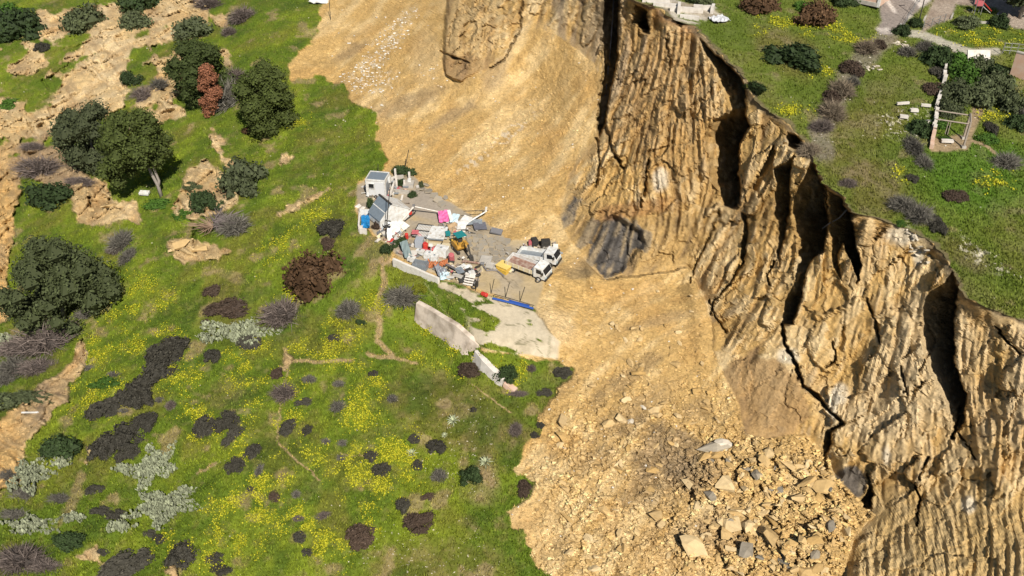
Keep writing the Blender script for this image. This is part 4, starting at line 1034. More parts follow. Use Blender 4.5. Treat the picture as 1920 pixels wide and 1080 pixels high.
# ------------------------------------------------------------------ boulders, rubble, grass
import bmesh
def rock_template(seed, n, flat=.75):
    rng = np.random.default_rng(seed)
    p = rng.standard_normal((n, 3)); p /= np.linalg.norm(p, axis=1, keepdims=True); p *= rng.uniform(.75, 1.1, (n, 1)); p *= np.array([1.0, rng.uniform(.6, 1), flat * rng.uniform(.7, 1)])
    b = bmesh.new()
    for q in p: b.verts.new(q)
    r = bmesh.ops.convex_hull(b, input=b.verts)
    bmesh.ops.delete(b, geom=[v for v in b.verts if not v.link_faces], context='VERTS')
    bmesh.ops.triangulate(b, faces=b.faces)
    b.verts.index_update()
    V = np.array([v.co[:] for v in b.verts]); F = np.array([[v.index for v in f.verts] for f in b.faces]); b.free()
    return V, F
def rock_mat(name, col, var):
    m, nt, b = new_mat(name); L = nt.links.new
    oi = nt.nodes.new('ShaderNodeObjectInfo'); cr = nt.nodes.new('ShaderNodeValToRGB')
    cr.color_ramp.elements.new(.55)
    for k_, c_ in enumerate(col): cr.color_ramp.elements[k_].color = (*c_, 1)
    tc = nt.nodes.new('ShaderNodeTexCoord'); n = nt.nodes.new('ShaderNodeTexNoise'); n.inputs['Scale'].default_value = 3; n.inputs['Detail'].default_value = 5
    mr = nt.nodes.new('ShaderNodeMapRange'); mr.inputs['To Min'].default_value = .72; mr.inputs['To Max'].default_value = 1.25
    sc_ = nt.nodes.new('ShaderNodeVectorMath'); sc_.operation = 'SCALE'
    bp_ = nt.nodes.new('ShaderNodeBump'); bp_.inputs['Strength'].default_value = .5; bp_.inputs['Distance'].default_value = .1
    L(oi.outputs['Random'], cr.inputs['Fac']); L(tc.outputs['Object'], n.inputs['Vector']); L(n.outputs['Fac'], mr.inputs['Value'])
    L(cr.outputs['Color'], sc_.inputs[0]); L(mr.outputs['Result'], sc_.inputs['Scale']); L(sc_.outputs['Vector'], b.inputs['Base Color'])
    L(n.outputs['Fac'], bp_.inputs['Height']); L(bp_.outputs['Normal'], b.inputs['Normal']); b.inputs['Roughness'].default_value = .95; b.inputs['Specular IOR Level'].default_value = .1
    return m
M_BOULD = rock_mat('sandstone_boulder', [(.44, .28, .105), (.53, .37, .175), (.62, .47, .26)], .2)
M_WHITE = rock_mat('pale_limestone_block', [(.50, .43, .32), (.57, .50, .39), (.62, .55, .44)], .2)
M_GREY = rock_mat('grey_clay_block', [(.19, .17, .135), (.24, .21, .165), (.30, .25, .18)], .2)
ROCKS = [rock_template(400 + j, 13) for j in range(8)]
RMESH = {}
ROCKLIST = []
def rock(px, py, r_px, mat, label, group=None, name='boulder', sx=1.0, sz=.8, sink=.25, cat='boulder'):
    p = g(px, py); r_ = r_px / scale_at(p)
    key = (random.randrange(8), mat.name)
    if key not in RMESH:
        V, F = ROCKS[key[0]]; me = mesh_np('rock', V, F); me.materials.append(mat); RMESH[key] = me
    o = link(name, RMESH[key]); o.location = p + Vector((0, 0, r_ * (.5 - sink) * sz)); o.scale = (r_ * sx, r_, r_ * sz)
    o.rotation_euler = (random.uniform(-.5, .5), random.uniform(-.5, .5), random.uniform(0, 6.28))
    tag(o, label, cat, group); return o
# ------------------------------------------------------------------ paints
WHITE = paint('white_paint', (.72, .72, .69), .5, wear=.6, scale=2.2, dirt=(.42, .35, .25))
OFFW = paint('chalky_plaster', (.66, .61, .54), .9, wear=.5, scale=1.5, dirt=(.40, .34, .27))
CREAM = paint('cream_board', (.62, .52, .33), .8, wear=.3)
GREYM = paint('grey_sheet_metal', (.30, .33, .35), .5, .3, wear=.4)
PANELG = paint('blue_grey_panel', (.23, .27, .30), .35, .2, wear=.3)
DARK = paint('black_rubber', (.025, .024, .022), .7, wear=.4, scale=5, dirt=(.10, .08, .055))
GLASS = paint('dark_glass', (.015, .017, .02), .12, wear=.1)
BLUE = paint('blue_tarpaulin', (.015, .22, .50), .45, wear=.6, scale=4)
NAVY = paint('blue_plastic', (.03, .09, .36), .5, wear=.3)
PINK = paint('pink_sheet', (.72, .14, .34), .6, wear=.4)
PALEB = paint('pale_blue_sheet', (.50, .62, .66), .6, wear=.3)
TEAL = paint('teal_paint', (.02, .22, .22), .5, wear=.4)
RED = paint('red_plastic', (.58, .045, .03), .5, wear=.4)
ROSE = paint('faded_red_plastic', (.48, .12, .13), .6, wear=.4)
ORNG = paint('orange_mesh', (.52, .17, .06), .7, wear=.6, scale=6)
YELL = paint('yellow_paint', (.72, .46, .07), .5, wear=.4)
MACH = paint('digger_yellow', (.52, .27, .03), .5, wear=.5, dirt=(.2, .12, .05))
RUST = paint('rusty_steel', (.23, .12, .085), .8, wear=.8, scale=2.5, dirt=(.42, .33, .26))
STEEL = paint('galvanised_steel', (.36, .35, .34), .45, .6, wear=.4)
CONC = paint('concrete', (.45, .41, .35), .9, wear=.5, scale=2)
ASPH = paint('broken_asphalt', (.30, .265, .21), .95, wear=.5, scale=2, dirt=(.38, .29, .17))
BRICK = paint('salmon_plaster', (.56, .36, .25), .9, wear=.5, scale=1.2, dirt=(.62, .52, .42))
WOOD = paint('weathered_timber', (.33, .27, .21), .85, wear=.5, scale=4)
RETW = None

def axis(x0, y0, x1, y1):
    a, b = g(x0, y0), g(x1, y1); d = b - a
    return a, b, math.atan2(d.y, d.x), math.hypot(d.x, d.y)
def RX_(a): return Matrix.Rotation(a, 3, 'X')
def RY_(a): return Matrix.Rotation(a, 3, 'Y')
def RZ_(a): return Matrix.Rotation(a, 3, 'Z')
def simple(name, cat, label, loc, mat, mb, rz=0, group=None):
    o = mb.build(name, mat); o.location = loc; o.rotation_euler = (0, 0, rz); tag(o, label, cat, group); return o

# site hut
a, b, yw, wd = axis(690, 369, 722, 370)
wd = max(2.4, wd)
t = empty('site_hut', (a + b) / 2 + Vector((0, 0, .05)), yw, 'white cabin with flat grey roof, dark square window, at the top of the wrecked yard', 'cabin')
t.scale = (1.12,) * 3
MB().box((0, 1.25, 1.3), (wd - .1, 2.4, 2.45)).build('wall', WHITE, t)
MB().box((0, 1.25, 2.60), (wd - .35, 2.15, .10)).build('roof', PANELG, t)
m = MB(); m.box((0, .04, 2.6), (wd, .12, .22)); m.box((0, 2.46, 2.6), (wd, .12, .22)); m.box((-wd/2 + .05, 1.25, 2.6), (.12, 2.3, .22)); m.box((wd/2 - .05, 1.25, 2.6), (.12, 2.3, .22))
m.build('roof_rim', WHITE, t)
for sx in (-1, 1):
    for sy in (.04, 2.46): MB().box((sx * (wd/2 - .06), sy, 1.27), (.14, .14, 2.4)).build('corner_post', WHITE, t)
wn = MB().box((-.62, .03, 1.6), (.74, .08, .82)).build('window', GLASS, t)
m = MB(); m.box((-.62, 0, 1.15), (.9, .1, .08)); m.box((-.62, 0, 2.05), (.9, .1, .08)); m.box((-1.03, 0, 1.6), (.08, .1, .82)); m.box((-.21, 0, 1.6), (.08, .1, .82)); m.box((-.62, -.01, 1.32), (.74, .06, .05))
m.build('window_frame', WHITE, wn)
MB().box((-.62, .03, .62), (.8, .07, .95)).build('wall_panel', paint('pale_grey_panel', (.62, .62, .61), .5), t)
MB().box((.55, .03, 1.25), (1.35, .07, 2.1)).build('wall_panel', bpy.data.materials['pale_grey_panel'], t)
dr_ = MB().box((wd/2 - .03, 1.3, 1.05), (.06, 1.5, 1.7)).build('side_panel', GREYM, t)
MB().box((0, 1.25, .02), (wd, 2.45, .10)).build('base_frame', DARK, t)
MB().box((wd/2 + .12, 1.9, 1.9), (.28, .5, .9)).build('air_unit', WHITE, t)

# collapsed gabled shed
SHED = 1.3
p = g(738, 420)
t = empty('gabled_shed', p, math.radians(36), 'white gabled shed with one blue-grey roof slope, crooked beside the cabin', 'shed')
t.scale = (SHED,) * 3
L_ = 2.7
MB().prism([(-1.7, 0), (2.1, 0), (2.1, 1.3), (-.1, 2.6), (-1.7, .95)], L_, 'y', 0).build('wall', WHITE, t)
def slope(x0, z0, x1, z1, y0, y1, th, name, mat, par, lift=.04):
    d = Vector((x1 - x0, 0, z1 - z0)); n = Vector((-d.z, 0, d.x)).normalized()
    if n.z < 0: n = -n
    A = [Vector((x0, y0, z0)), Vector((x1, y0, z1)), Vector((x1, y1, z1)), Vector((x0, y1, z0))]
    V = [q + n * lift for q in A] + [q + n * (lift + th) for q in A]
    mb = MB(); mb.add(V, [(0,3,2,1),(4,5,6,7),(0,1,5,4),(1,2,6,5),(2,3,7,6),(3,0,4,7)])
    return mb.build(name, mat, par)
slope(-1.75, .9, -.95, 1.72, .0, L_, .05, 'roof_panel', PANELG, t); slope(-.88, 1.80, -.15, 2.55, .0, L_, .05, 'roof_panel', PANELG, t)
slope(-.95, 1.72, -.88, 1.80, -.02, L_ + .02, .08, 'roof_joint', WHITE, t)
slope(-.1, 2.6, 2.2, 1.25, -.1, L_ + .1, .06, 'roof_slope', WHITE, t)
MB().box((-.1, L_ / 2, 2.68), (.22, L_ + .2, .10)).build('ridge_cap', DARK, t)

# basin with the tarp, low white walls
t = empty('low_garden_wall', g(676, 434), 0, 'low white walls round the blue tarp left of the shed', 'wall'); o0 = t.location
def gseg(x0, y0, x1, y1, h, th, mat):
    a, b = g(x0, y0) - o0, g(x1, y1) - o0; d = b - a
    return MB().box((a + b) / 2 + Vector((0, 0, h / 2)), (math.hypot(d.x, d.y), th, h + .5), RZ_(math.atan2(d.y, d.x))).build('wall_length', mat, t)
gseg(674, 436, 675, 404, .8, .25, OFFW); gseg(676, 407, 698, 405, 1.0, .25, WHITE); gseg(675, 438, 688, 439, .7, .3, OFFW); MB().box(g(678, 436) - o0 + Vector((0, 0, .5)), (.5, .5, 1.2)).build('pillar', OFFW, t)
V = []
for i in range(9):
    for j in range(11):
        V.append(tuple(g(678 + i * 2.0, 434 - j * 2.5) + Vector((0, 0, .62 + .07 * math.sin(i * 1.9 + j) + .05 * math.sin(j * 2.3)))))
F = [(i * 11 + j, (i + 1) * 11 + j, (i + 1) * 11 + j + 1, i * 11 + j + 1) for i in range(8) for j in range(10)]
simple('tarpaulin', 'tarpaulin', 'bright blue tarpaulin spread between low white walls', (0, 0, 0), BLUE, MB().add(V, F))
bush(697, 388, 9, 9, 'green', 0, 'small dark tree crown behind the blue tarpaulin', 'shrub', hk=1.6)
bush(709, 424, 10, 9, 'brown', 0, 'dark brownish shrub at the right of the blue tarpaulin', 'shrub', hk=1.4)
# leaning utility pole
p = g(723, 448)
t = empty('utility_pole', p, 0, 'dark utility pole with crossarm standing in front of the gabled shed', 'utility pole')
MB().tube([(0, 0, -.3), (.55, .25, 4), (1.15, .5, 8.0)], [.10, .08, .06], 6).build('pole', DARK, t)
for z in (2.1, 3.0): MB().box((.12 + z * .14, .2, z), (.95, .12, .16), RY_(.25)).build('crossarm', DARK, t)
for sx in (-.25, .2, .6): MB().tube([(.36 + sx, .2, 3.05 - sx * .25), (.36 + sx, .2, 3.3 - sx * .25)], .07, 6).build('insulator', WHITE, t)
# white boom
t = empty('boom_conveyor', g(757, 414), 0, 'bent pale boom lying from the gabled shed towards the pink sheet', 'conveyor')
q0, q1, q2 = (g(754, 416) + Vector((0, 0, .3))), g(777, 404) + Vector((0, 0, 1.6)), g(826, 404) + Vector((0, 0, .6))
o0 = t.location
MB().tube([q0 - o0, q1 - o0], .17, 5).build('lower_arm', OFFW, t); MB().tube([q1 - o0, q2 - o0], .11, 5).build('upper_arm', OFFW, t); MB().box(q1 - o0, (.4, .4, .5)).build('joint', STEEL, t)
MB().tube([q0 - o0 + Vector((.4, -.1, -.1)), q1 - o0 + Vector((.3, -.1, -.8))], .10, 5).build('ram', DARK, t); MB().box(q1 - o0 + Vector((-.6, -.3, -1.0)), (.6, .4, .4)).build('motor', RED, t)

# gate lying flat
a, b, yw, wd = axis(772, 446, 803, 449)
t = empty('gate_panel', a + Vector((0, 0, .15)), yw, 'white slatted gate with black frame lying flat beside the white door', 'gate')
wd = 2.3; dp = 3.6
m = MB()
for y in (0, dp / 2, dp): m.box((wd / 2, y, .12), (wd, .16, .14))
for x in (0, wd): m.box((x, dp / 2, .12), (.12, dp, .14))
m.build('gate_frame', DARK, t)
sm = MB().box((0, 0, 0), (.12, dp / 2 - .3, .06)).mesh('slat'); sm.materials.append(WHITE)
for r_ in range(2):
    for k in range(10):
        o = link('slat', sm, None, t); o.location = (.15 + k * .222, dp * (.25 + .5 * r_), .12)
a, b, yw, wd = axis(800, 452, 832, 455)
t = empty('white_door', a + Vector((0, 0, .35)), yw, 'large flat white door panel with a latch box lying on the yard', 'door panel')
m = MB(); m.box((1.25, 1.75, .08), (2.5, 3.5, .14), RX_(.03)); m.build('panel', WHITE, t)
m = MB(); m.box((2.2, .7, .2), (.3, .65, .12)); m.build('latch_box', WHITE, t); MB().box((2.25, .7, .28), (.14, .22, .06)).build('handle', GREYM, t)
m = MB(); m.box((1.25, .02, .05), (2.5, .08, .2)); m.box((1.25, 3.48, .05), (2.5, .08, .2)); m.build('edge_rail', GREYM, t)

# sheets and boards, each its own thing
def sheet(name, cat, label, px, py, w_, d_, mat, yw=0, tilt=0, roll=0, h=.15, th=.07, crumple=0.0, n=7, seed=0):
    rr = random.Random(seed + int(px)); V, F = [], []
    for s_ in (0, 1):
        for i in range(n):
            for j in range(n):
                V.append(((i / (n - 1) - .5) * w_, (j / (n - 1) - .5) * d_, s_ * th + (rr.uniform(-1, 1) * crumple if not s_ else 0)))
    for k in range(n * n):
        if crumple: V[n * n + k] = (V[k][0], V[k][1], V[k][2] + th)
    idx = lambda i, j, s_: s_ * n * n + i * n + j
    for i in range(n - 1):
        for j in range(n - 1):
            F += [(idx(i, j, 1), idx(i + 1, j, 1), idx(i + 1, j + 1, 1), idx(i, j + 1, 1)), (idx(i, j, 0), idx(i, j + 1, 0), idx(i + 1, j + 1, 0), idx(i + 1, j, 0))]
    for k in range(n - 1):
        F += [(idx(k, 0, 0), idx(k + 1, 0, 0), idx(k + 1, 0, 1), idx(k, 0, 1)), (idx(k + 1, n - 1, 0), idx(k, n - 1, 0), idx(k, n - 1, 1), idx(k + 1, n - 1, 1)), (idx(0, k + 1, 0), idx(0, k, 0), idx(0, k, 1), idx(0, k + 1, 1)), (idx(n - 1, k, 0), idx(n - 1, k + 1, 0), idx(n - 1, k + 1, 1), idx(n - 1, k, 1))]
    o = MB().add(V, F).build(name, mat); o.location = g(px, py) + Vector((0, 0, h)); o.rotation_euler = (tilt, roll, yw); tag(o, label, cat); return o
sheet('pink_sheet', 'sheet', 'bright pink plastic sheet crumpled over a frame', 832, 414, 1.5, 2.2, PINK, .1, .35, -.1, .8, .05, .13)
sheet('white_mattress', 'mattress', 'narrow white padded roll beside the pink sheet', 844, 413, .5, 2.1, WHITE, .25, .3, 0, .75, .25, .05, 4)
sheet('pale_sheet', 'sheet', 'pale blue sheet right of the white roll', 853, 416, 1.1, 1.9, PALEB, -.2, .25, .1, .6, .06, .06)
sheet('white_board', 'board', 'white board stacked over the teal canopy, nearest the boom deck', 872, 422, 1.4, 2.2, WHITE, -.5, .2, .1, .7, .08, .03, 4)
sheet('white_board', 'board', 'white board lying in front of the teal canopy', 866, 432, 1.3, 1.5, WHITE, -.1, .3, -.1, .8, .08, .03, 4)
sheet('grey_board', 'board', 'dark grey corrugated sheet under the white mast', 900, 428, 1.9, 1.7, paint('dark_sheet', (.13, .13, .15), .6), .2, .1, .05, .35, .08, .04, 5)
sheet('grey_board', 'board', 'pale grey corrugated sheet behind the dark one', 888, 422, 2.6, 1.0, GREYM, .1, .25, 0, .5, .08, .06, 5)
sheet('grey_slab', 'slab', 'dark grey slab tilted alone on the debris beyond the yard', 931, 438, 1.7, 1.0, paint('dark_slab', (.17, .165, .17), .8), -.25, .25, .1, .3, .25, .02, 3)
sheet('cardboard', 'board', 'brown crumpled cardboard heap between white door and canopy', 850, 432, 1.5, 2.0, paint('brown_card', (.42, .29, .16), .9), .3, .2, 0, .5, .06, .22, 6)
sheet('tan_board', 'board', 'long tan board under the white door', 823, 463, 3.2, 1.4, CREAM, -.15, 0, 0, .2, .08, .03, 4)
sheet('white_board', 'board', 'cream plank lying alone near the orange heap', 841, 500, .45, 2.2, CREAM, -.7, 0, 0, .25, .1, 0, 3)
sheet('grey_cover', 'cover', 'tall grey-green cover leaning at the back of the barrels', 762, 478, 1.1, 3.0, paint('grey_green_cover', (.20, .25, .24), .6), .25, .35, -.25, 1.0, .07, .10, 6)
sheet('rose_cover', 'cover', 'faded red cover over a grey box beside the gate', 779, 444, 1.0, .9, ROSE, -.1, .2, 0, .8, .05, .05, 4)
sheet('concrete_slab', 'slab', 'square pale concrete slab flat on the cracked yard', 911, 491, 1.6, 1.8, CONC, -.2, .05, 0, .25, .2, .02, 3)
sheet('concrete_slab', 'slab', 'pale slab between the square slab and the yellow skip', 921, 502, 1.5, 1.2, CONC, -.25, .1, .1, .25, .2, .02, 3)
sheet('concrete_slab', 'slab', 'pale slab touching the yellow skip', 934, 505, 1.3, 1.1, CONC, -.2, .15, .1, .3, .2, .02, 3)
sheet('cream_board', 'board', 'cream board leaning on the yellow skip', 955, 508, 1.1, 1.2, CREAM, -.5, .2, 0, .3, .08, 0, 3)
sheet('grey_sheeting', 'sheet', 'crumpled grey plastic sheeting below the orange heap', 827, 512, 1.5, 2.6, paint('grey_plastic', (.28, .29, .31), .4, wear=.8, scale=7), .4, .1, .2, .5, .04, .28, 8)
sheet('pale_sheeting', 'sheet', 'pale crumpled sheeting at the end of the white wall', 834, 522, 1.4, 1.3, PALEB, .2, .2, .1, .4, .04, .22, 7)
sheet('white_board', 'board', 'tall white panel leaning below the gabled shed', 741, 438, 1.5, 2.8, WHITE, .5, .5, .1, .7, .08, .05, 4)
sheet('white_board', 'board', 'narrow white panel standing at the near corner of the gabled shed', 731, 447, .8, 2.2, WHITE, .2, .7, 0, .8, .08, .03, 4)
sheet('white_board', 'board', 'broken white sheet between shed and gate', 754, 428, 1.6, 1.8, WHITE, .9, .3, -.1, .5, .07, .08, 5)
# mast with black rod
t = empty('mast', g(893, 424), 0, 'white mast with a black rod leaning out over the debris', 'mast')
o0 = t.location
e0, e1 = g(878, 424) + Vector((0, 0, .7)) - o0, g(911, 412) + Vector((0, 0, 1.4)) - o0
MB().tube([e0, (e0 + e1) / 2, e1], [.14, .12, .10], 6).build('pole', WHITE, t); MB().tube([e1 + Vector((-3.3, 0, .1)), e1 + Vector((.35, .1, .15))], .06, 5).build('rod', DARK, t); MB().tube([e1, e1 + Vector((.1, .2, .7))], .17, 8).build('cap', WHITE, t)

# mini digger
dg = g(862, 470)
t = empty('mini_digger', dg, math.radians(-60), 'small yellow digger with teal canopy tipped among the scrap', 'digger')
for sy in (-.65, .65):
    tr = MB().prism([(-1.1, .15), (-.85, 0), (.85, 0), (1.1, .15), (1.1, .45), (.85, .6), (-.85, .6), (-1.1, .45)], .35, 'y', sy - .17).build('track', DARK, t)
    MB().tube([(-.8, sy + .2, .3), (-.8, sy - .2, .3)], .2, 10).build('sprocket', STEEL, tr)
MB().prism([(-1.0, .65), (.75, .65), (.9, 1.0), (.75, 1.35), (-.6, 1.55), (-1.05, 1.3)], 1.5, 'y', -.75).build('body', MACH, t)
cn = MB().box((-.1, .15, 2.65), (1.5, 1.5, .12)).build('canopy', TEAL, t)
for sx in (-.75, .55):
    for sy in (-.5, .8): MB().tube([(sx, sy, 1.4), (sx, sy, 2.6)], .05, 5).build('canopy_post', DARK, cn)
MB().box((-.15, .15, 1.75), (.6, .6, .5)).build('seat', DARK, t)
MB().tube([(.8, 0, 1.2), (1.7, .05, 2.5), (2.5, .1, 2.4)], [.2, .2, .15], 6).build('boom', MACH, t)
ar = MB().tube([(2.5, .1, 2.4), (3.2, .1, .9)], [.15, .1], 6).build('arm', DARK, t)
MB().prism([(3.0, .1), (3.6, .2), (3.5, .8), (3.1, 1.0)], .6, 'y', -.2).build('bucket', DARK, ar)
MB().box((-1.1, 0, 1.05), (.35, 1.4, .75)).build('counterweight', YELL, t)

# barrels, tanks, crates
bar = MB()
prof = [(.29, 0), (.31, .05), (.29, .3), (.315, .33), (.29, .6), (.315, .63), (.29, .92), (.25, .95)]
V, F = [], []
for r_, z in prof: V += [(r_ * math.cos(k * .6283), r_ * math.sin(k * .6283), z) for k in range(10)]
F = [(i * 10 + k, i * 10 + (k + 1) % 10, (i + 1) * 10 + (k + 1) % 10, (i + 1) * 10 + k) for i in range(len(prof) - 1) for k in range(10)] + [tuple(range(10))[::-1], tuple(70 + k for k in range(10))]
bar.add(V, F)
def barrel(px, py, mat, label, lie=0, sc_=1.0, yw=0):
    o = bar.build('barrel', mat); o.location = g(px, py) + Vector((0, 0, .25 if lie else .05)); o.rotation_euler = (lie, 0, yw); o.scale = (sc_,) * 3; tag(o, label, 'barrel', 'plastic barrels in the yard'); return o
barrel(798, 470, RED, 'bright red barrel standing at the back of the barrel heap', 0, 1.3); barrel(806, 468, RED, 'bright red barrel lying against the standing one', 1.4, 1.3, .6); barrel(817, 468, ROSE, 'orange-red barrel right of the white post', 1.2, 1.2, -.5)
barrel(791, 472, ROSE, 'faded red barrel lying behind the white tanks', 1.5, 1.1, 1.2); barrel(847, 491, ROSE, 'dusty pink barrel below the digger', .3, 1.4); barrel(763, 449, RED, 'red tub at the foot of the shed rubble', .2, .9); barrel(736, 452, RED, 'dark red canister by the shed corner', 1.3, .9)
def tank(px, py, w_, d_, h_, mat, label, yw, cat='tank', rim=True, name='water_tank'):
    t = empty(name, g(px, py) + Vector((0, 0, .05)), yw, label, cat)
    MB().prism([(-w_/2, .06), (-w_/2 + .06, 0), (w_/2 - .06, 0), (w_/2, .06), (w_/2, h_ - .08), (w_/2 - .08, h_), (-w_/2 + .08, h_), (-w_/2, h_ - .08)], d_, 'y', -d_/2).build('body', mat, t)
    if rim: MB().tube([(0, 0, h_ - .02), (0, 0, h_ + .1)], .16, 8).build('cap', GREYM, t)
    return t
tank(828, 478, 1.9, 1.5, 1.2, WHITE, 'big white cube tank, largest of the white tanks', -.3)
tank(806, 484, 1.5, 1.0, .9, WHITE, 'white tank in the middle of the barrel heap', -.3); tank(815, 488, 1.0, .9, .8, WHITE, 'small white tank in front of the big cube', -.2); tank(788, 477, 1.3, .7, .7, WHITE, 'white tank at the back of the barrel heap beside the grey cover', -.4)
tank(772, 489, 1.1, .8, .6, WHITE, 'white box on the end of the white wall', -.4)
tank(787, 462, 1.2, 1.1, 1.3, paint('grey_bin', (.36, .38, .41), .5), 'grey metal bin standing between gate and barrels', -.1, 'bin', False, 'metal_bin')
t = empty('grey_skip', g(789, 502), -.32, 'grey open skip behind the white wall', 'skip')
m = MB(); m.box((0, -.55, .45), (2.1, .07, .9)); m.box((0, .55, .45), (2.1, .07, .9)); m.box((-1.02, 0, .45), (.07, 1.1, .9)); m.box((1.02, 0, .45), (.07, 1.1, .9)); m.build('side', GREYM, t); MB().box((0, 0, .06), (2.0, 1.05, .08)).build('floor', RUST, t)
t = empty('red_tub', g(774, 482), 0, 'round red tub with white rim in front of the grey cover', 'tub')
MB().tube([(0, 0, 0), (0, 0, .65)], [.5, .62], 12).build('tub', RED, t); MB().tube([(0, 0, .62), (0, 0, .74)], .68, 12).build('rim', OFFW, t)
# white post with square head in the barrel heap
t = empty('post_sign', g(808, 478), 0, 'white post with a square white board among the red barrels', 'post'); MB().tube([(0, 0, 0), (.1, 0, 1.5)], .06, 6).build('post', WHITE, t); MB().box((.1, -.05, 1.7), (.55, .06, .5)).build('board', WHITE, t)
# orange mesh heap
mb = MB(); rr = random.Random(3)
for k in range(26):
    c0 = Vector((rr.uniform(-1.2, 1.2), rr.uniform(-.5, .5), .1)); mb.tube([c0, c0 + Vector((rr.uniform(-.5, .5), rr.uniform(-.3, .3), rr.uniform(.4, .9))), c0 + Vector((rr.uniform(-1, 1), rr.uniform(-.5, .5), .1))], .11, 5)
simple('netting_heap', 'netting', 'tangled heap of orange netting behind the white wall', g(820, 500), ORNG, mb)
sheet('orange_net', 'netting', 'orange net bundle beside the dusty pink barrel', 832, 500, .9, .9, ORNG, .3, .2, 0, .4, .2, .2, 5)
sheet('teal_crate', 'crate', 'teal crate at the right edge of the white door', 840, 444, .7, .8, TEAL, .2, .1, 0, .4, .4, .02, 3)

# white parapet wall in front of the barrels
a, b, yw, L_ = axis(737, 500, 822, 533)
t = empty('parapet_wall', a + Vector((0, 0, -.3)), yw, 'long whitewashed wall along the lower edge of the barrel heap', 'wall')
nseg = 5
for k in range(nseg):
    MB().box((L_ * (k + .5) / nseg, .15, .8 - .03 * (k % 2)), (L_ / nseg - .03, .35 + .03 * (k % 2), 1.7)).build('wall_length', paint('whitewash', (.72, .68, .60), .9, wear=.5, scale=1.5, dirt=(.5, .43, .34)) if k == 0 else bpy.data.materials['whitewash'], t)

# scrap heap
for k, (x, y, w_, d_, mt, yw_, lb) in enumerate([(872, 508, .5, 1.7, WHITE, -.8, 'white panel on top of the dark scrap heap'), (866, 505, .6, 1.2, WHITE, -.9, 'short white panel behind the top panel of the scrap heap'), (862, 514, 1.0, 1.4, GREYM, .4, 'grey panel low in the scrap heap'), (875, 515, 1.4, 1.3, DARK, .2, 'black sheet under the white panel of the scrap heap'),
     (880, 521, 1.2, .5, OFFW, -.3, 'dusty beam across the scrap heap'), (858, 524, 1.5, .7, CONC, -.4, 'pale rubble slab at the lower end of the scrap heap'), (866, 529, .9, 1.0, DARK, .3, 'black sheet beside the pallet'), (845, 525, 1.2, .5, OFFW, -.4, 'pale beam left of the scrap heap'), (852, 510, .4, 3.0, STEEL, .9, 'long grey rail left of the scrap heap')]):
    sheet('scrap_panel', 'panel', lb, x, y, w_, d_, mt, yw_, .25 - .1 * (k % 3), .2 - .15 * (k % 4), .35 + .12 * (k % 3), .09, .04, 3)
t = empty('pallet', g(877, 536), -.3, 'pale wooden pallet leaning at the bottom of the scrap heap', 'pallet')
pm = MB().box((0, 0, 0), (1.4, .22, .06), RX_(.5)).mesh('board'); pm.materials.append(OFFW)
for k in range(4):
    o = link('board', pm, None, t); o.location = (0, .35 * k, .25 + .18 * k)
for sx in (-.6, 0, .6): MB().box((sx, .5, .45), (.1, 1.5, .12), RX_(.47)).build('bearer', WOOD, t)
def tyre(px, py, r_, label, lie=0.0, par=None):
    V, F = [], []
    for i in range(14):
        a_ = i / 14 * 6.2832
        for k in range(6):
            b_ = k / 6 * 6.2832; q = r_ * (.72 + .28 * math.cos(b_)); V.append((q * math.cos(a_), q * math.sin(a_), r_ * .3 * math.sin(b_)))
    F = [(i * 6 + k, ((i + 1) % 14) * 6 + k, ((i + 1) % 14) * 6 + (k + 1) % 6, i * 6 + (k + 1) % 6) for i in range(14) for k in range(6)]
    o = MB().add(V, F).build('tyre', DARK, None, True); o.location = g(px, py) + Vector((0, 0, r_ * .35)); o.rotation_euler = (lie, .2, 0); tag(o, label, 'tyre', 'old tyres'); return o
tyre(894, 516, .6, 'black tyre lying right of the white box'); tyre(888, 540, .4, 'pale dusty tyre at the fence end below the pallet'); tyre(762, 482, .45, 'tyre behind the white wall at its upper end', .3); tyre(770, 490, .4, 'tyre on the white wall by the white box', .6)
tank(885, 518, .9, .8, .7, WHITE, 'small white box between scrap heap and black tyre', .3, 'box', False, 'white_box')
# pipes
a = g(868, 492); simple('steel_pipe', 'pipe', 'brown steel pipe lying towards the square slab', a, RUST, MB().tube([(0, 0, .25), g(900, 497) - a + Vector((0, 0, .3))], .16, 8))
a = g(900, 497); simple('pipe_end', 'pipe', 'short pale pipe joined to the brown steel pipe', a, STEEL, MB().tube([(.1, 0, .3), g(908, 498) - a + Vector((0, 0, .3))], .22, 8))
a = g(906, 500); pts = [g(x, y) - a + Vector((0, 0, .15)) for x, y in [(906, 500), (913, 509), (922, 508), (932, 509), (940, 515), (945, 519)]]
simple('hose', 'hose', 'grey hose curving below the pale slabs', a, paint('grey_hose', (.20, .18, .17), .7), MB().tube(pts, .13, 6))

# yellow skip
a, b, yw, L_ = axis(936, 507, 954, 516)
t = empty('yellow_skip', g(946, 508), -.65, 'yellow metal skip with a flat top next to the tipper truck', 'skip')
MB().prism([(-.8, 0), (.8, 0), (.95, 1.0), (-.95, 1.0)], 1.5, 'y', -.75).build('body', YELL, t); MB().box((0, 0, 1.04), (2.0, 1.65, .08)).build('lid', paint('pale_yellow', (.78, .56, .16), .5), t); MB().box((0, -.79, .6), (1.7, .06, .1)).build('rib', YELL, t)

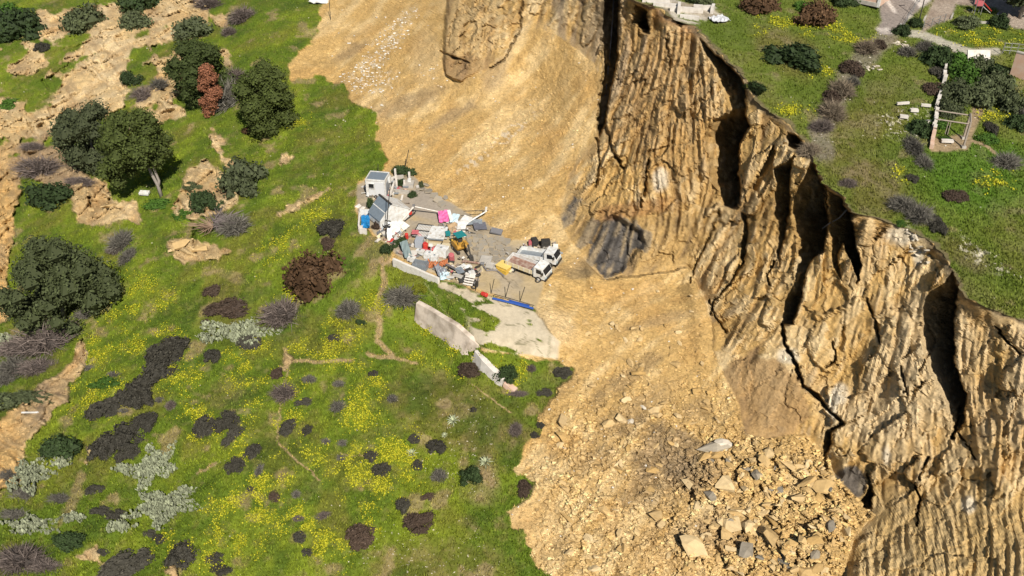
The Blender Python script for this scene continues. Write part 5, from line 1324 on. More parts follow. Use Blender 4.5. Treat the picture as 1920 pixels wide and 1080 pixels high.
# tipper trucks
def truck(px, py, yw, label, loaded, cab_h=1.0, bedl=4.3, bedw=2.15):
    t = empty('tipper_truck', g(px, py) + Vector((0, 0, .0)), yw, label, 'truck')
    t.rotation_euler = (math.radians(5 if loaded else -2), math.radians(3 if loaded else -4), yw)
    MB().box((-.3, 0, .72), (bedl + 2.2, .8, .22)).build('chassis', DARK, t)
    h0 = 1.0; hh = .62
    for sy in (-1, 1):
        sd_ = MB().box((-.9, sy * (bedw / 2), h0 + hh / 2), (bedl, .09, hh)).build('bed_side', CREAM if (sy < 0 and loaded) else WHITE, t)
        mb = MB()
        for k in range(5): mb.box((-.9 - bedl / 2 + bedl * (k + .5) / 5, sy * (bedw / 2 + .06), h0 + hh / 2), (.08, .05, hh))
        mb.build('rib', WHITE, sd_)
    MB().box((-.9 - bedl / 2, 0, h0 + hh / 2), (.09, bedw, hh)).build('tailgate', WHITE, t); MB().box((-.9 + bedl / 2, 0, h0 + .45), (.09, bedw, .95)).build('headboard', GREYM, t)
    MB().box((-.9, 0, h0 + .03), (bedl - .1, bedw - .1, .07)).build('bed_floor', RUST if loaded else GREYM, t)
    c0 = -.9 + bedl / 2 + .15
    cab = MB().prism([(c0, .65), (c0 + 1.75, .65), (c0 + 1.85, 1.25), (c0 + 1.35, 2.25), (c0 + .1, 2.35), (c0, 2.2)], 2.0, 'y', -1.0).build('cab', WHITE, t)
    MB().box((c0 + 1.62, 0, 1.8), (.06, 1.75, .82), RY_(-.46)).build('windscreen', GLASS, cab)
    for sy in (-1, 1):
        MB().prism([(c0 + .45, 1.45), (c0 + 1.45, 1.45), (c0 + 1.15, 2.08), (c0 + .45, 2.12)], .05, 'y', sy * 1.01 - .025).build('side_window', GLASS, cab)
        MB().box((c0 + 1.55, sy * 1.2, 1.75), (.12, .22, .4)).build('mirror', DARK, cab)
        MB().box((c0 + 1.86, sy * .75, .95), (.06, .3, .22)).build('headlight', PALEB, t)
    MB().box((c0 + 1.9, 0, .6), (.14, 2.0, .3)).build('bumper', DARK, t)
    for wx in (c0 + .85, -1.9):
        for sy in (-1, 1):
            w_ = MB().tube([(wx, sy * .82, .45), (wx, sy * 1.08, .45)], .45, 14).build('wheel', DARK, t); MB().tube([(wx, sy * 1.07, .45), (wx, sy * 1.11, .45)], .24, 10).build('hub', WHITE, w_)
    return t
_, _, yw_t, _ = axis(960, 492, 1022, 520)
yw_t += .16
truck(990, 511, yw_t, 'white tipper truck with rusty open bed, nearest the grass', True)
truck(1010, 492, yw_t + .16, 'white tipper truck with grey bed, half hidden behind the rusty one', False, bedl=3.9)
tank(1002, 461, .9, .9, 1.2, DARK, 'black tank behind the trucks, next to the red crate', .3, 'tank', False, 'black_tank'); tank(1023, 464, 1.3, 1.0, 1.2, DARK, 'large black tank behind the cab of the far truck', .1, 'tank', False, 'black_tank')
tank(996, 461, .8, .6, .8, ROSE, 'dull red crate beside the black tank', .1, 'crate', False, 'red_crate'); tank(990, 470, 1.3, .5, .5, WHITE, 'white chest in front of the red crate', -.1, 'chest', False, 'white_chest')
sheet('pale_board', 'board', 'pale panel standing behind the cab of the far truck', 1041, 474, .7, 1.6, OFFW, .1, .7, .2, .6, .08, .02, 3)
tyre(1017, 524, .5, 'black tyre fallen at the front of the rusty truck', 1.2); tyre(1008, 528, .35, 'small dark tyre under the front bumper', .4)

# broken pavement plates
rr = random.Random(21)
pv = empty('broken_pavement', g(920, 465), 0, 'cracked and tilted pavement plates between digger and trucks', 'pavement')
pi = pv.location
k = 0
for i in range(9):
    for j in range(5):
        x = 878 + i * 10.5 + rr.uniform(-3, 3); y = 440 + j * 11 + i * 2.2 + rr.uniform(-3, 3)
        if x > 958 and y > 458 or (x < 888 and y > 470): continue
        n = rr.randrange(4, 7); a0 = rr.uniform(0, 6); r_ = rr.uniform(.42, .75)
        ol = [(r_ * rr.uniform(.75, 1.2) * math.cos(a0 + 6.283 * q / n), r_ * rr.uniform(.8, 1.25) * 1.25 * math.sin(a0 + 6.283 * q / n)) for q in range(n)]
        o = MB().prism(ol, .18).build('plate', ASPH, pv); o.location = g(x, y) - pi + Vector((0, 0, -.02)); o.rotation_euler = (rr.uniform(-.16, .16), rr.uniform(-.16, .16), 0)
rr = random.Random(31)
pv = empty('broken_kerb_plates', g(830, 372), 0, 'curled brown pavement plates broken off above the pink sheet', 'pavement')
pi = pv.location
for (x, y, r_) in [(790, 355, .8), (803, 360, .9), (815, 368, .8), (822, 376, .9), (828, 384, .8), (800, 348, .6), (836, 372, .5), (782, 362, .6)]:
    n = 5; a0 = rr.uniform(0, 6)
    o = MB().prism([(r_ * rr.uniform(.7, 1.2) * math.cos(a0 + 6.283 * q / n), r_ * rr.uniform(.8, 1.4) * math.sin(a0 + 6.283 * q / n)) for q in range(n)], .2).build('plate', ASPH, pv); o.location = g(x, y) - pi + Vector((0, 0, .05)); o.rotation_euler = (rr.uniform(-.35, .35), rr.uniform(-.35, .35), 0)

# ruin beside the cabin
t = empty('ruined_wall', g(750, 350), 0, 'broken pale masonry walls and platform beside the cabin', 'ruin')
o0 = t.location
def seg(x0, y0, x1, y1, h, th, mat, nm='wall_length'):
    a, b = g(x0, y0) - o0, g(x1, y1) - o0; d = b - a
    return MB().box((a + b) / 2 + Vector((0, 0, h / 2 - .15)), (math.hypot(d.x, d.y), th, h + .3), RZ_(math.atan2(d.y, d.x))).build(nm, mat, t)
seg(727, 346, 745, 338, .9, .3, OFFW); seg(744, 338, 757, 336, .8, .3, CONC); seg(742, 362, 768, 364, .6, .35, CONC); seg(736, 362, 741, 346, .9, .25, OFFW); seg(757, 348, 776, 348, .5, 1.8, CONC, 'platform'); seg(733, 368, 738, 352, .7, .3, OFFW)
MB().box(g(768, 345) - o0 + Vector((0, 0, .7)), (.55, .8, .3)).build('stone', WHITE, t)
for x, y, h in [(744, 350, 2.1), (768, 336, 1.3), (759, 350, 1.2), (742, 333, 1.6)]: MB().box(g(x, y) - o0 + Vector((0, 0, h / 2)), (.32, .32, h)).build('pillar', OFFW, t)
for lb, x, y, mt in [('pink-white rubble block between cabin and shed', 727, 361, BRICK), ('small pale rubble block at the ruin corner', 783, 352, OFFW), ('pale rubble block beside the hedge of the ruin', 760, 356, BRICK), ('pale block left of the cabin', 683, 352, OFFW), ('pale block at the left end of the cabin yard', 672, 388, OFFW), ('narrow pale block left of the small dark tree', 681, 392, OFFW), ('dusty block in the rubble below the shed', 742, 446, OFFW), ('cream block in front of the shed, on the grass', 708, 452, OFFW)]:
    rock(x, y, 7, mt, lb, None, 'rubble_block', 1.2, .7, .2, 'rubble')
bush(752, 345, 9, 6, 'green', 0, 'dark green shrub inside the ruin', 'shrub'); bush(790, 348, 5, 10, 'greygreen', 0, 'thin green shrub right of the ruin platform', 'shrub'); bush(773, 367, 8, 6, 'green', 30, 'dark shrub below the ruin platform', 'shrub'); bush(757, 326, 24, 8, 'green', 0, 'dark hedge behind the ruin', 'hedge')
simple('thin_pole', 'pole', 'thin dark pole leaning out of the debris behind the ruin', g(758, 318), DARK, MB().tube([(0, 0, -.2), (.9, .3, 3.4)], .06, 5))
simple('thin_pole', 'pole', 'thin dark pole at the top of the debris', g(620, 38), DARK, MB().tube([(0, 0, -.2), (.1, .3, 4.6)], .07, 5))
simple('grass_pole', 'pole', 'thin dark stake in the grass behind the cabin', g(709, 324), DARK, MB().tube([(0, 0, -.2), (.1, .0, 1.6)], .05, 5))

# leaning fence posts and blue barrier by the apron
for k, (x, y, dx) in enumerate([(891, 545, .5), (920, 551, .5), (947, 558, .6), (974, 566, .7)]):
    simple('fence_post', 'fence post', ['thin leaning post beside the pallet', 'thin leaning post near the red drum', 'thin leaning post over the middle of the blue barrier', 'thin leaning post at the far end of the blue barrier'][k], g(x, y), DARK, MB().tube([(0, 0, -.2), (dx, .2, 2.3)], .05, 5), 0, 'leaning posts along the yard edge')
a, b, yw, L_ = axis(924, 562, 1000, 582)
t = empty('blue_barrier', a, yw, 'long blue plastic barrier along the edge of the yard above the apron', 'barrier')
MB().tube([(0, 0, .22), (L_ * .5, .05, .24), (L_, 0, .2)], .16, 7).build('rail', NAVY, t); MB().box((L_ * .62, .35, .15), (L_ * .5, .5, .12)).build('panel', NAVY, t); MB().tube([(0, .5, .6), (L_, .3, .5)], .05, 5).build('cable', DARK, t)
barrel(904, 553, RED, 'red drum lying near the grass at the yard edge', 1.4, 1.0, .8)

# long retaining wall: lengths that follow its foot
def wall_strip(name, top, foot, mat, th, t):
    n = len(top); V = []
    for (x, y), (u_, v_) in zip(top, foot):
        p_ = g(u_, v_); s_ = scale_at(p_)
        tp = p_ + Vector(((x - u_) / s_, 0, max(.5, (v_ - y) / s_ / .83)))
        n_ = Vector((-.55, -.83, 0)) * .35
        V += [p_ + n_ + Vector((0, 0, -.6)), tp + n_ * .6, tp - n_.normalized() * th, p_ + n_ + Vector((0, 0, -.6)) - n_.normalized() * (th + .4)]
    for k in range(n - 1):
        i = 4 * k; W = V[i:i + 8]
        mb = MB(); mb.add(W, [(0, 1, 5, 4), (1, 2, 6, 5), (2, 3, 7, 6), (3, 0, 4, 7), (0, 3, 2, 1), (4, 5, 6, 7)])
        o = mb.build(name, mat, None); o.parent = t
RETW = paint('stained_plaster', (.68, .57, .46), .92, wear=.8, scale=.7, dirt=(.25, .19, .13))
t = empty('retaining_wall', (0, 0, 0), 0, 'long stained plaster retaining wall below the cracked concrete apron', 'wall')
wall_strip('wall_length', [(784, 566), (806, 577), (832, 593), (858, 608), (884, 632), (906, 652)], [(779, 594), (800, 610), (826, 628), (848, 645), (868, 660), (886, 668)], RETW, .5, t)
t = empty('broken_wall', (0, 0, 0), 0, 'low broken stone wall running on below the retaining wall', 'wall')
wall_strip('wall_length', [(892, 656), (905, 672), (924, 692), (944, 710)], [(888, 670), (902, 690), (920, 704), (942, 722)], OFFW, .6, t)
wall_strip('wall_length', [(946, 718), (966, 732)], [(944, 722), (964, 738)], BRICK, .6, t)

# ------------------------------------------------------------------ plateau things
# swing-like timber frame
pa, pb = g(1806, 277), g(1806, 260)
t = empty('timber_frame', pa, 0, 'pale timber frame of two posts and long beams over bare earth', 'frame')
o0 = pa; q = pb - pa; hh = 3.3
for b_ in (Vector((0, 0, 0)), q): MB().box(b_ + Vector((0, 0, hh / 2)), (.2, .2, hh)).build('post', WOOD, t); MB().box(b_ + Vector((0, 0, .12)), (.5, .5, .3)).build('footing', CONC, t)
MB().tube([Vector((0, 0, hh + .08)), q + Vector((0, 0, hh + .08))], .13, 4).build('cross_beam', WOOD, t)
far = g(1744, 262) - o0
for b_, nm in ((Vector((0, 0, 0)), 'long_beam'), (q, 'long_beam')):
    MB().tube([b_ + Vector((0, 0, hh - .15)), far + b_ + Vector((0, 0, hh - .5))], .10, 4).build(nm, WOOD, t)
for k in (.55, .62): MB().tube([far * k + Vector((0, 0, hh - .3)), far * k + Vector((0, 0, 1.2))], .05, 4).build('rope', WOOD, t)
t2 = empty('ruined_pillar_wall', g(1750, 250), 0, 'crumbling pale stone wall running from the timber frame up between the bushes', 'wall'); o1 = t2.location
for (x0, y0, x1, y1, h) in [(1745, 280, 1749, 250, 1.3), (1749, 250, 1755, 215, 1.8), (1754, 205, 1760, 180, 2.0), (1768, 158, 1771, 130, 1.6)]:
    a, b = g(x0, y0) - o1, g(x1, y1) - o1; d = b - a; rr = random.Random(int(y0)); nn = max(3, int(d.length / .8))
    for k in range(nn):
        hk = .7 * h * rr.uniform(.45, 1.1)
        MB().box(a + d * ((k + .5) / nn) + Vector((rr.uniform(-.12, .12), 0, hk / 2 - .2)), (d.length / nn * .96, rr.uniform(.3, .5), hk + .4), RZ_(math.atan2(d.y, d.x) + rr.uniform(-.1, .1)) @ RY_(rr.uniform(-.1, .1))).build('stone_block', BRICK if h < 1.5 else OFFW, t2)
for lb, x, y, w_, d_ in [('pale lintel lying across the top of the crumbling wall', 1748, 232, 2.2, .5), ('pale pair of blocks on the bare earth under the timber frame', 1775, 269, 1.4, .5), ('white plank in the grass above the crumbling wall', 1735, 202, 1.2, .3), ('white slab in the grass left of the lintel', 1713, 211, 1.0, .6), ('long pale plank in the grass of the plateau', 1692, 198, 1.7, .3), ('pale slab in the grass between plank and wall', 1694, 223, 1.0, .6)]:
    sheet('stone_slab', 'slab', lb, x, y, w_, d_, OFFW, random.uniform(-.4, .2), 0, 0, .2, .3, .02, 3)
# playground slide
p = g(1830, 26)
t = empty('playground_slide', p, 0, 'red and grey playground slide tower on a grass square', 'slide')
for sx in (-.5, .5):
    for sy in (-.4, .4): MB().box((sx, sy, 1.6), (.09, .09, 3.2)).build('post', STEEL, t)
MB().box((0, 0, 1.3), (1.0, .9, .1)).build('platform', DARK, t)
MB().box((0, -.45, 1.75), (.9, .05, .8)).build('side_panel', ROSE, t); MB().box((0, .45, 1.75), (.9, .05, .8)).build('side_panel', ROSE, t)
m = MB(); m.add([(.5, -.3, 1.35), (.5, .3, 1.35), (2.1, .3, .2), (2.1, -.3, .2), (.5, -.3, 1.28), (.5, .3, 1.28), (2.1, .3, .13), (2.1, -.3, .13)], [(0, 1, 2, 3), (7, 6, 5, 4), (0, 3, 7, 4), (1, 5, 6, 2), (0, 4, 5, 1), (3, 2, 6, 7)]); m.build('chute', WHITE, t)
for sy in (-.33, .33): MB().tube([(.5, sy, 1.9), (2.1, sy, .5)], .06, 5).build('chute_rail', RED, t)
# house wall at the top edge, concrete slab, salmon wall, fences, lamp post
a, b, yw, L_ = axis(1592, 2, 1646, 20)
t = empty('house', a, yw, 'pale house wall with grey plinth at the end of the road', 'house')
MB().box((L_ / 2, 2.5, 2.2), (L_, 5, 4.4)).build('wall', BRICK, t); MB().box((L_ / 2, -.05, .3), (L_ + .1, .2, .6)).build('plinth', CONC, t); MB().box((L_ - .1, -.02, 2.2), (.4, .3, 4.4)).build('corner_pillar', WHITE, t)
MB().box((L_ / 2, 2.5, 4.5), (L_ + .5, 5.4, .2)).build('roof', CONC, t)
a, b, yw, L_ = axis(1814, 120, 1856, 122)
t = empty('concrete_ramp', a, yw, 'smooth white concrete slab sloping beside the salmon wall', 'slab'); MB().box((L_ / 2, .6, .75), (L_, .25, 2.0), RX_(-.6)).build('slab', OFFW, t)
a, b, yw, L_ = axis(1893, 140, 1985, 175)
t = empty('salmon_wall', a, yw, 'salmon pink retaining wall under the wire fence', 'wall')
for k in range(3): MB().box((L_ * (k + .5) / 3, .15, 1.5), (L_ / 3 - .03, .4, 3.4)).build('wall_length', BRICK, t)
MB().box((L_ / 2, .15, 3.25), (L_, .5, .15)).build('coping', CONC, t)
def wire_fence(name, pts, h, label, z0=0.0):
    t = empty(name, g(*pts[0]) + Vector((0, 0, z0)), 0, label, 'fence'); o0 = t.location; P = [g(*q) + Vector((0, 0, z0)) - o0 for q in pts]
    for q in P: MB().box(q + Vector((0, 0, h / 2)), (.09, .09, h)).build('post', STEEL, t)
    for z in (.3, .6, .95):
        MB().tube([q + Vector((0, 0, h * z)) for q in P], .025, 4).build('wire', STEEL, t)
wire_fence('wire_fence', [(1878, 104), (1891, 105), (1904, 106), (1918, 108), (1935, 110)], 1.6, 'wire fence standing on the bank above the salmon wall', .3)
wire_fence('wire_fence', [(1730, 56), (1746, 50), (1760, 46), (1770, 42)], 1.3, 'low wire fence along the playground approach')
wire_fence('wire_fence', [(1690, 58), (1700, 40), (1712, 22), (1724, 4)], 1.2, 'railing along the kerb of the worn road')
p = g(1724, 36)
t = empty('street_lamp', p, 0, 'thin dark street lamp on the grass strip beside the road', 'street lamp'); MB().tube([(0, 0, 0), (0, 0, 5.5)], [.09, .06], 6).build('pole', DARK, t); MB().box((.4, 0, 5.5), (.9, .2, .1)).build('lamp_head', DARK, t)
simple('white_post', 'post', 'short white post at the end of the worn road', g(1686, 58), WHITE, MB().tube([(0, 0, 0), (0, 0, 1.1)], .08, 6))
for lb, pts in [('pale kerb round the playground grass square', [(1783, 36), (1793, 10)]), ('pale kerb at the far right of the grass square', [(1869, 34), (1874, 17)]), ('pale kerb at the front of the grass square', [(1818, 43), (1860, 44)]), ('kerb between road and grass strip', [(1696, 58), (1712, 32)]), ('kerb between grass strip and playground', [(1732, 40), (1742, 16)])]:
    a, b, yw, L_ = axis(*pts[0], *pts[1]); simple('kerb', 'kerb', lb, a, CONC, MB().box((L_ / 2, 0, .1), (L_, .25, .3)), yw)
# masonry remains on the rim
t = empty('foundation_remains', g(1270, 30), 0, 'pale foundation walls of a lost house on the plateau edge', 'ruin'); o0 = t.location
for (x0, y0, x1, y1, h) in [(1204, 3, 1256, 4, .6), (1225, 10, 1275, 14, .5), (1256, 20, 1318, 24, .7), (1275, 32, 1310, 38, .5), (1300, 16, 1336, 20, .7), (1334, 26, 1337, 18, 1.0), (1272, 27, 1273, 14, 1.1)]:
    a, b = g(x0, y0) - o0, g(x1, y1) - o0; d = b - a
    MB().box((a + b) / 2 + Vector((0, 0, h / 2 - .1)), (d.length, .45, h + .2), RZ_(math.atan2(d.y, d.x))).build('wall_length', OFFW, t)
sheet('white_tarp', 'tarpaulin', 'crumpled white-grey tarpaulin on the grass near the foundation walls', 1348, 38, 2.6, 2.4, paint('white_tarp', (.62, .62, .62), .6, wear=.6, scale=5), .4, 0, 0, .25, .05, .2, 8)
a = g(1588, 392); simple('dead_branch', 'branch', 'bleached branch hanging over the black cliff recess', a, WOOD, MB().tube([(0, 0, -.1), (-.9, -.5, -1.0), (-1.9, -.8, -1.4), (-2.8, -.9, -2.2)], [.10, .09, .07, .03], 5).tube([(-1.9, -.8, -1.4), (-1.5, -.9, -1.9)], [.05, .02], 4))
a = g(1180, 2); mb = MB(); q = [g(x, y) - a + Vector((-.1, -.25, .1)) for x, y in [(1152, -10), (1149, 40), (1145, 90), (1141, 130), (1135, 180)]]
simple('hanging_pipe', 'pipe', 'grey pipe hanging straight down inside the tall black cleft', a, STEEL, mb.tube(q, .16, 6))
# odds and ends
sheet('white_crate', 'crate', 'small white crate lying under the leaning pine', 272, 366, 1.7, .9, WHITE, -.1, .2, 0, .3, .4, .02, 3)
sheet('white_pole', 'pole', 'white pole lying on the bare earth at the left edge', 62, 777, 3.0, .18, WHITE, .02, 0, 0, .3, .15, 0, 3)
sheet('white_plaster', 'rubble', 'white plaster sheets at the top of the landslide', 600, 4, 4.5, 2.5, WHITE, -.2, .1, 0, .3, .12, .3, 8)

# loose scrap too small to tell apart
mbs = {}
rr = random.Random(99)
for k in range(430):
    ar = rr.choice([(770, 470, 75, 34), (860, 510, 55, 28), (735, 440, 24, 14), (850, 430, 40, 16), (720, 360, 40, 18), (1010, 470, 40, 14)])
    x, y = rr.gauss(ar[0], ar[2] * .5), rr.gauss(ar[1], ar[3] * .5)
    if poly_sd(YARD, np.array([x]), np.array([y]))[0] < 3: continue
    mt = rr.choice([WHITE, OFFW, CREAM, GREYM, DARK, DARK, STEEL, WOOD, WOOD, RUST, CONC, ROSE])
    mbs.setdefault(mt.name, (mt, MB()))[1].box(g(x, y) + Vector((0, 0, rr.uniform(.05, .4))), (rr.uniform(.15, 1.3), rr.uniform(.08, .6), rr.uniform(.04, .3)), RZ_(rr.uniform(0, 3.1)) @ RX_(rr.uniform(-.7, .7)) @ RY_(rr.uniform(-.5, .5)))
for nm, (mt, mb) in mbs.items():
    o = mb.build('scrap_litter', mt); tag(o, 'small scraps of %s littered over the yard' % nm.replace('_', ' '), None, None, 'stuff')
NAMED_ROCKS = [(1232,968,20,M_BOULD,'big orange sandstone boulder in the brown patch of the lower debris',1.3),(1338,842,20,M_WHITE,'long pale slab lying at the foot of the brown hollow',2.4),(1362,838,18,M_WHITE,'second pale slab touching the long pale slab',1.5),
 (1148,608,9,M_BOULD,'lone boulder beside a black hollow on the upper debris fan',1.2),(1102,628,8,M_BOULD,'pale boulder at the edge of the smooth sand above the apron',1.2),(1133,958,16,M_BOULD,'tall pale boulder standing alone in the lower debris',1.0),(1160,882,11,M_BOULD,'round boulder ringed by shadow in the lower debris',1.0),
 (1105,1015,14,M_BOULD,'pale angular boulder near the bottom of the debris',1.2),(1440,852,16,M_BOULD,'tilted block beside a black gap below the cliff foot',1.3),(1412,864,12,M_BOULD,'narrow block against the tilted block',1.0),(1205,765,10,M_WHITE,'white block high on the lower debris fan',1.2),(1180,790,9,M_WHITE,'small white block below the white block',1.2),
 (1370,985,24,M_BOULD,'largest angular block in the jumbled pile below the cliff',1.3),(1445,1010,22,M_BOULD,'long tilted block low in the jumbled pile',1.5),(1300,1035,26,M_BOULD,'great leaning slab at the bottom of the jumbled pile',1.5),(1235,1005,9,M_BOULD,'buff boulder under the big orange boulder',1.2),
 (1368,975,13,M_GREY,'bluish grey clay lump in the jumbled pile',1.2),(1560,990,18,M_GREY,'rounded grey clay mass at the cliff foot',1.1),(1470,1055,20,M_GREY,'grey clay slab near the bottom of the jumbled pile',1.3),(1455,880,9,M_GREY,'small dark clay lump under the cliff foot',1.0),(1525,1040,13,M_GREY,'flat grey clay piece right of the grey slab',1.3),
 (205,388,15,M_BOULD,'squared sandy block left of the pine on the broken bank',1.3),(175,395,11,M_BOULD,'sandy block at the left end of the broken bank',1.0),(230,388,14,M_BOULD,'sandy block at the right end of the broken bank',1.3),(340,462,18,M_BOULD,'upright pale block of the small scarp below the dead tree',1.2),(375,470,15,M_BOULD,'pale block right of the black gap in the small scarp',1.3),(322,470,9,M_BOULD,'small pale block at the left end of the small scarp',1.0),(325,392,9,M_BOULD,'pale block below the pine trunk',1.0),
 (716,198,6,M_WHITE,'white stone block at the tip of the grass by the landslide',1.0),(697,473,0,M_BOULD,'',1)]
for (x, y, r, mt, lb, sx) in NAMED_ROCKS:
    if r: rock(x, y, r, mt, lb, None, 'boulder', sx, .75)
# groups of look-alike boulders
rg = random.Random(5)
def scatter_rocks(n, region, rmin, rmax, mats, label, group, dens=None):
    k = 0; tries = 0
    xs = [p[0] for p in region]; ys_ = [p[1] for p in region]
    while k < n and tries < n * 60:
        tries += 1
        x, y = rg.uniform(min(xs), max(xs)), rg.uniform(min(ys_), max(ys_))
        if poly_sd(region, np.array([x]), np.array([y]))[0] < 0: continue
        if dens and rg.random() > dens(x, y): continue
        r = rmin * (rmax / rmin) ** (rg.random() ** 1.8)
        mt = mats[rg.randrange(len(mats))]
        o = rock(x, y, r, mt, None, group, 'boulder', rg.uniform(.9, 1.6), rg.uniform(.55, .95), .12); k += 1; ROCKLIST.append((o, x, y, r, label))
LOWFAN = [(1090,700),(1320,640),(1385,770),(1395,830),(1560,880),(1570,1080),(1010,1080),(1000,920),(1030,800)]
PILE = [(1330,850),(1550,860),(1600,950),(1560,1080),(1290,1080),(1300,930)]
scatter_rocks(130, PILE, 7, 23, [M_BOULD] * 9 + [M_GREY], 'angular block', 'jumbled blocks under the cliff foot')
scatter_rocks(112, LOWFAN, 6.5, 17, [M_BOULD], 'sandstone boulder', 'boulders strewn on the lower debris fan')
scatter_rocks(24, [(1080,560),(1300,540),(1330,640),(1200,700),(1090,680)], 4.5, 9, [M_BOULD], 'small boulder', 'boulders on the debris below the yard')
scatter_rocks(24, [(1692,432),(1710,430),(1745,470),(1738,500),(1712,490),(1700,450)], 4.5, 8, [M_WHITE], 'white rubble block', 'white blocks tipped over the plateau edge')
scatter_rocks(16, [(1672,82),(1690,72),(1710,92),(1712,98),(1690,94)], 3.5, 6, [M_WHITE], 'white rubble piece', 'white rubble heap beside the track')
scatter_rocks(9, [(1622,122),(1650,122),(1652,132),(1622,132)], 3, 4.5, [M_WHITE], 'white stone', 'row of white stones by the track')

def merged_rocks(name, px, py, size_px, colr, label, sd, mat):
    rng = np.random.default_rng(sd)
    Vs, Fs, Ts = [], [], []; n0 = 0
    T = [rock_template(500 + j, 7) for j in range(5)]
    for x, y, s_, c_ in zip(px, py, size_px, colr):
        V, F = T[rng.integers(5)]; p = g(x, y); r_ = s_ / scale_at(p)
        a = rng.uniform(0, 6.283); ca, sa = math.cos(a), math.sin(a)
        W = np.stack([(V[:, 0] * ca - V[:, 1] * sa) * r_ * rng.uniform(.8, 1.4), (V[:, 0] * sa + V[:, 1] * ca) * r_, V[:, 2] * r_ * .8], 1) + np.array(p) + np.array([0, 0, r_ * .2])
        Vs.append(W); Fs.append(F + n0); n0 += len(W); Ts.append(np.repeat(np.asarray(c_, float)[None], len(W), 0))
    me = mesh_np(name, np.concatenate(Vs), np.concatenate(Fs), np.concatenate(Ts))
    o = link(name, me, mat); tag(o, label, None, None, 'stuff'); return o
M_TINT = tint_mat('loose_stone', (1, 1, 1), 0, .95, .1)
def pick(weight, n, A=True):
    """random survey positions, weighted"""
    X_, Y_ = (fx, fy) if A else (bx, by)
    w_ = weight * ((X_ > -60) & (X_ < 1980) & (Y_ > -40) & (Y_ < 1130))
    dens = np.gradient(AX, axis=1).ravel() if A else np.gradient(BX, axis=1).ravel()
    w_ = w_ * dens
    w_ = w_ / w_.sum()
    i = RNG.choice(len(w_), n, p=w_)
    return i
i = pick(m_debris * (.10 + 1.35 * smooth(560, 860, fy) * smooth(960, 1100, fx) + .5 * smooth(1.2, .5, ell(950, 300, 200, 90, -35)) + 1.2 * BLOCK), 26000)
sz = 1.2 + 4.6 * RNG.random(len(i)) ** 3 * (.4 + .6 * smooth(560, 900, fy[i])) + 1.6 * BLOCK[i] * RNG.random(len(i))
cc = alb[i] * RNG.uniform(.7, 1.45, (len(i), 1)) + .02
merged_rocks('rubble', fx[i] + RNG.uniform(-2, 2, len(i)), fy[i] + RNG.uniform(-2, 2, len(i)), sz, np.clip(cc, 0, .75), 'small stones and clods strewn over the landslide debris', 1, M_TINT)
wpos = m_debris * np.clip(smooth(1.2, .4, ell(725, 82, 95, 24, -50)) + .8 * smooth(1.2, .4, ell(690, 150, 60, 30)) + .3 * smooth(1.2, .3, ell(830, 140, 60, 30)), 0, 1) + m_debris * .01
i = pick(wpos, 520)
merged_rocks('white_rubble', fx[i], fy[i], 1.2 + 2.6 * RNG.random(len(i)) ** 2, np.repeat(np.array([[.72, .66, .56]]), len(i), 0) * RNG.uniform(.8, 1.1, (len(i), 1)), 'white building rubble scattered over the upper debris', 2, M_TINT)
i = pick(m_grass * (smooth(1.3, .5, ell(870, 850, 70, 110)) + .8 * smooth(1.3, .5, ell(800, 1040, 150, 50)) + .5 * smooth(1.2, .5, ell(800, 750, 50, 16)) + .03), 700)
merged_rocks('pale_stones', fx[i], fy[i], .8 + 1.6 * RNG.random(len(i)) ** 2, np.repeat(np.array([[.55, .49, .36]]), len(i), 0) * RNG.uniform(.7, 1.2, (len(i), 1)), 'pale stones and litter lying in the lower grass', 3, M_TINT)
i = pick(m_soil, 2600)
merged_rocks('clods', fx[i], fy[i], 1.2 + 3.0 * RNG.random(len(i)) ** 3, np.clip(alb[i] * RNG.uniform(.8, 1.3, (len(i), 1)), 0, .75), 'broken clods on the eroded sandy hillside', 4, M_TINT)
i = pick(np.clip(smooth(1.2, .4, ellB(1700, 230, 70, 40)) + smooth(1.2, .4, ellB(1850, 485, 80, 24, 30)) * .8 + .5 * b_track + .02, 0, 1) * (d_rim > 14), 420, False)
merged_rocks('plateau_stones', bx[i], by[i], .9 + 1.8 * RNG.random(len(i)) ** 2, np.repeat(np.array([[.60, .54, .44]]), len(i), 0) * RNG.uniform(.7, 1.15, (len(i), 1)), 'pale stones scattered over the plateau grass', 5, M_TINT)

def tufts(name, Pp, colr, hmin, hmax, wd, blades, label, mat):
    n = len(Pp); P_ = np.repeat(Pp, blades, 0); c_ = np.repeat(colr, blades, 0); m = len(P_)
    a = RNG.uniform(0, 6.283, m); h = RNG.uniform(hmin, hmax, m); ln = RNG.uniform(.15, .8, m) * h
    off_ = RNG.normal(0, .09, (m, 2))
    B = P_ + np.stack([off_[:, 0], off_[:, 1], -.03 + 0 * a], 1)
    sd_ = np.stack([-np.sin(a), np.cos(a), 0 * a], 1) * wd * RNG.uniform(.6, 1.3, (m, 1))
    tip = B + np.stack([np.cos(a) * ln, np.sin(a) * ln, h], 1)
    V = np.stack([B - sd_, B + sd_, tip], 1).reshape(-1, 3)
    t = np.repeat(c_ * RNG.uniform(.7, 1.35, (m, 1)), 3, 0)
    o = link(name, mesh_np(name, V, np.arange(m * 3).reshape(m, 3), t), mat); tag(o, label, None, None, 'stuff'); return o
M_BLADE = tint_mat('grass_blades', (1, 1, 1), 0, .7, .15)
i = pick(m_grass * (1 - oliv * .5), 52000)
tufts('grass', PA_[i], np.clip(alb[i] * np.array([1.12, 1.12, .9]) + RNG.uniform(-.01, .03, (len(i), 1)) * np.array([1, 1, .1]), .01, 1), .14, .42, .085, 3, 'short green winter grass covering the lower hillside', M_BLADE)
i = pick(m_meadow, 22000, False)
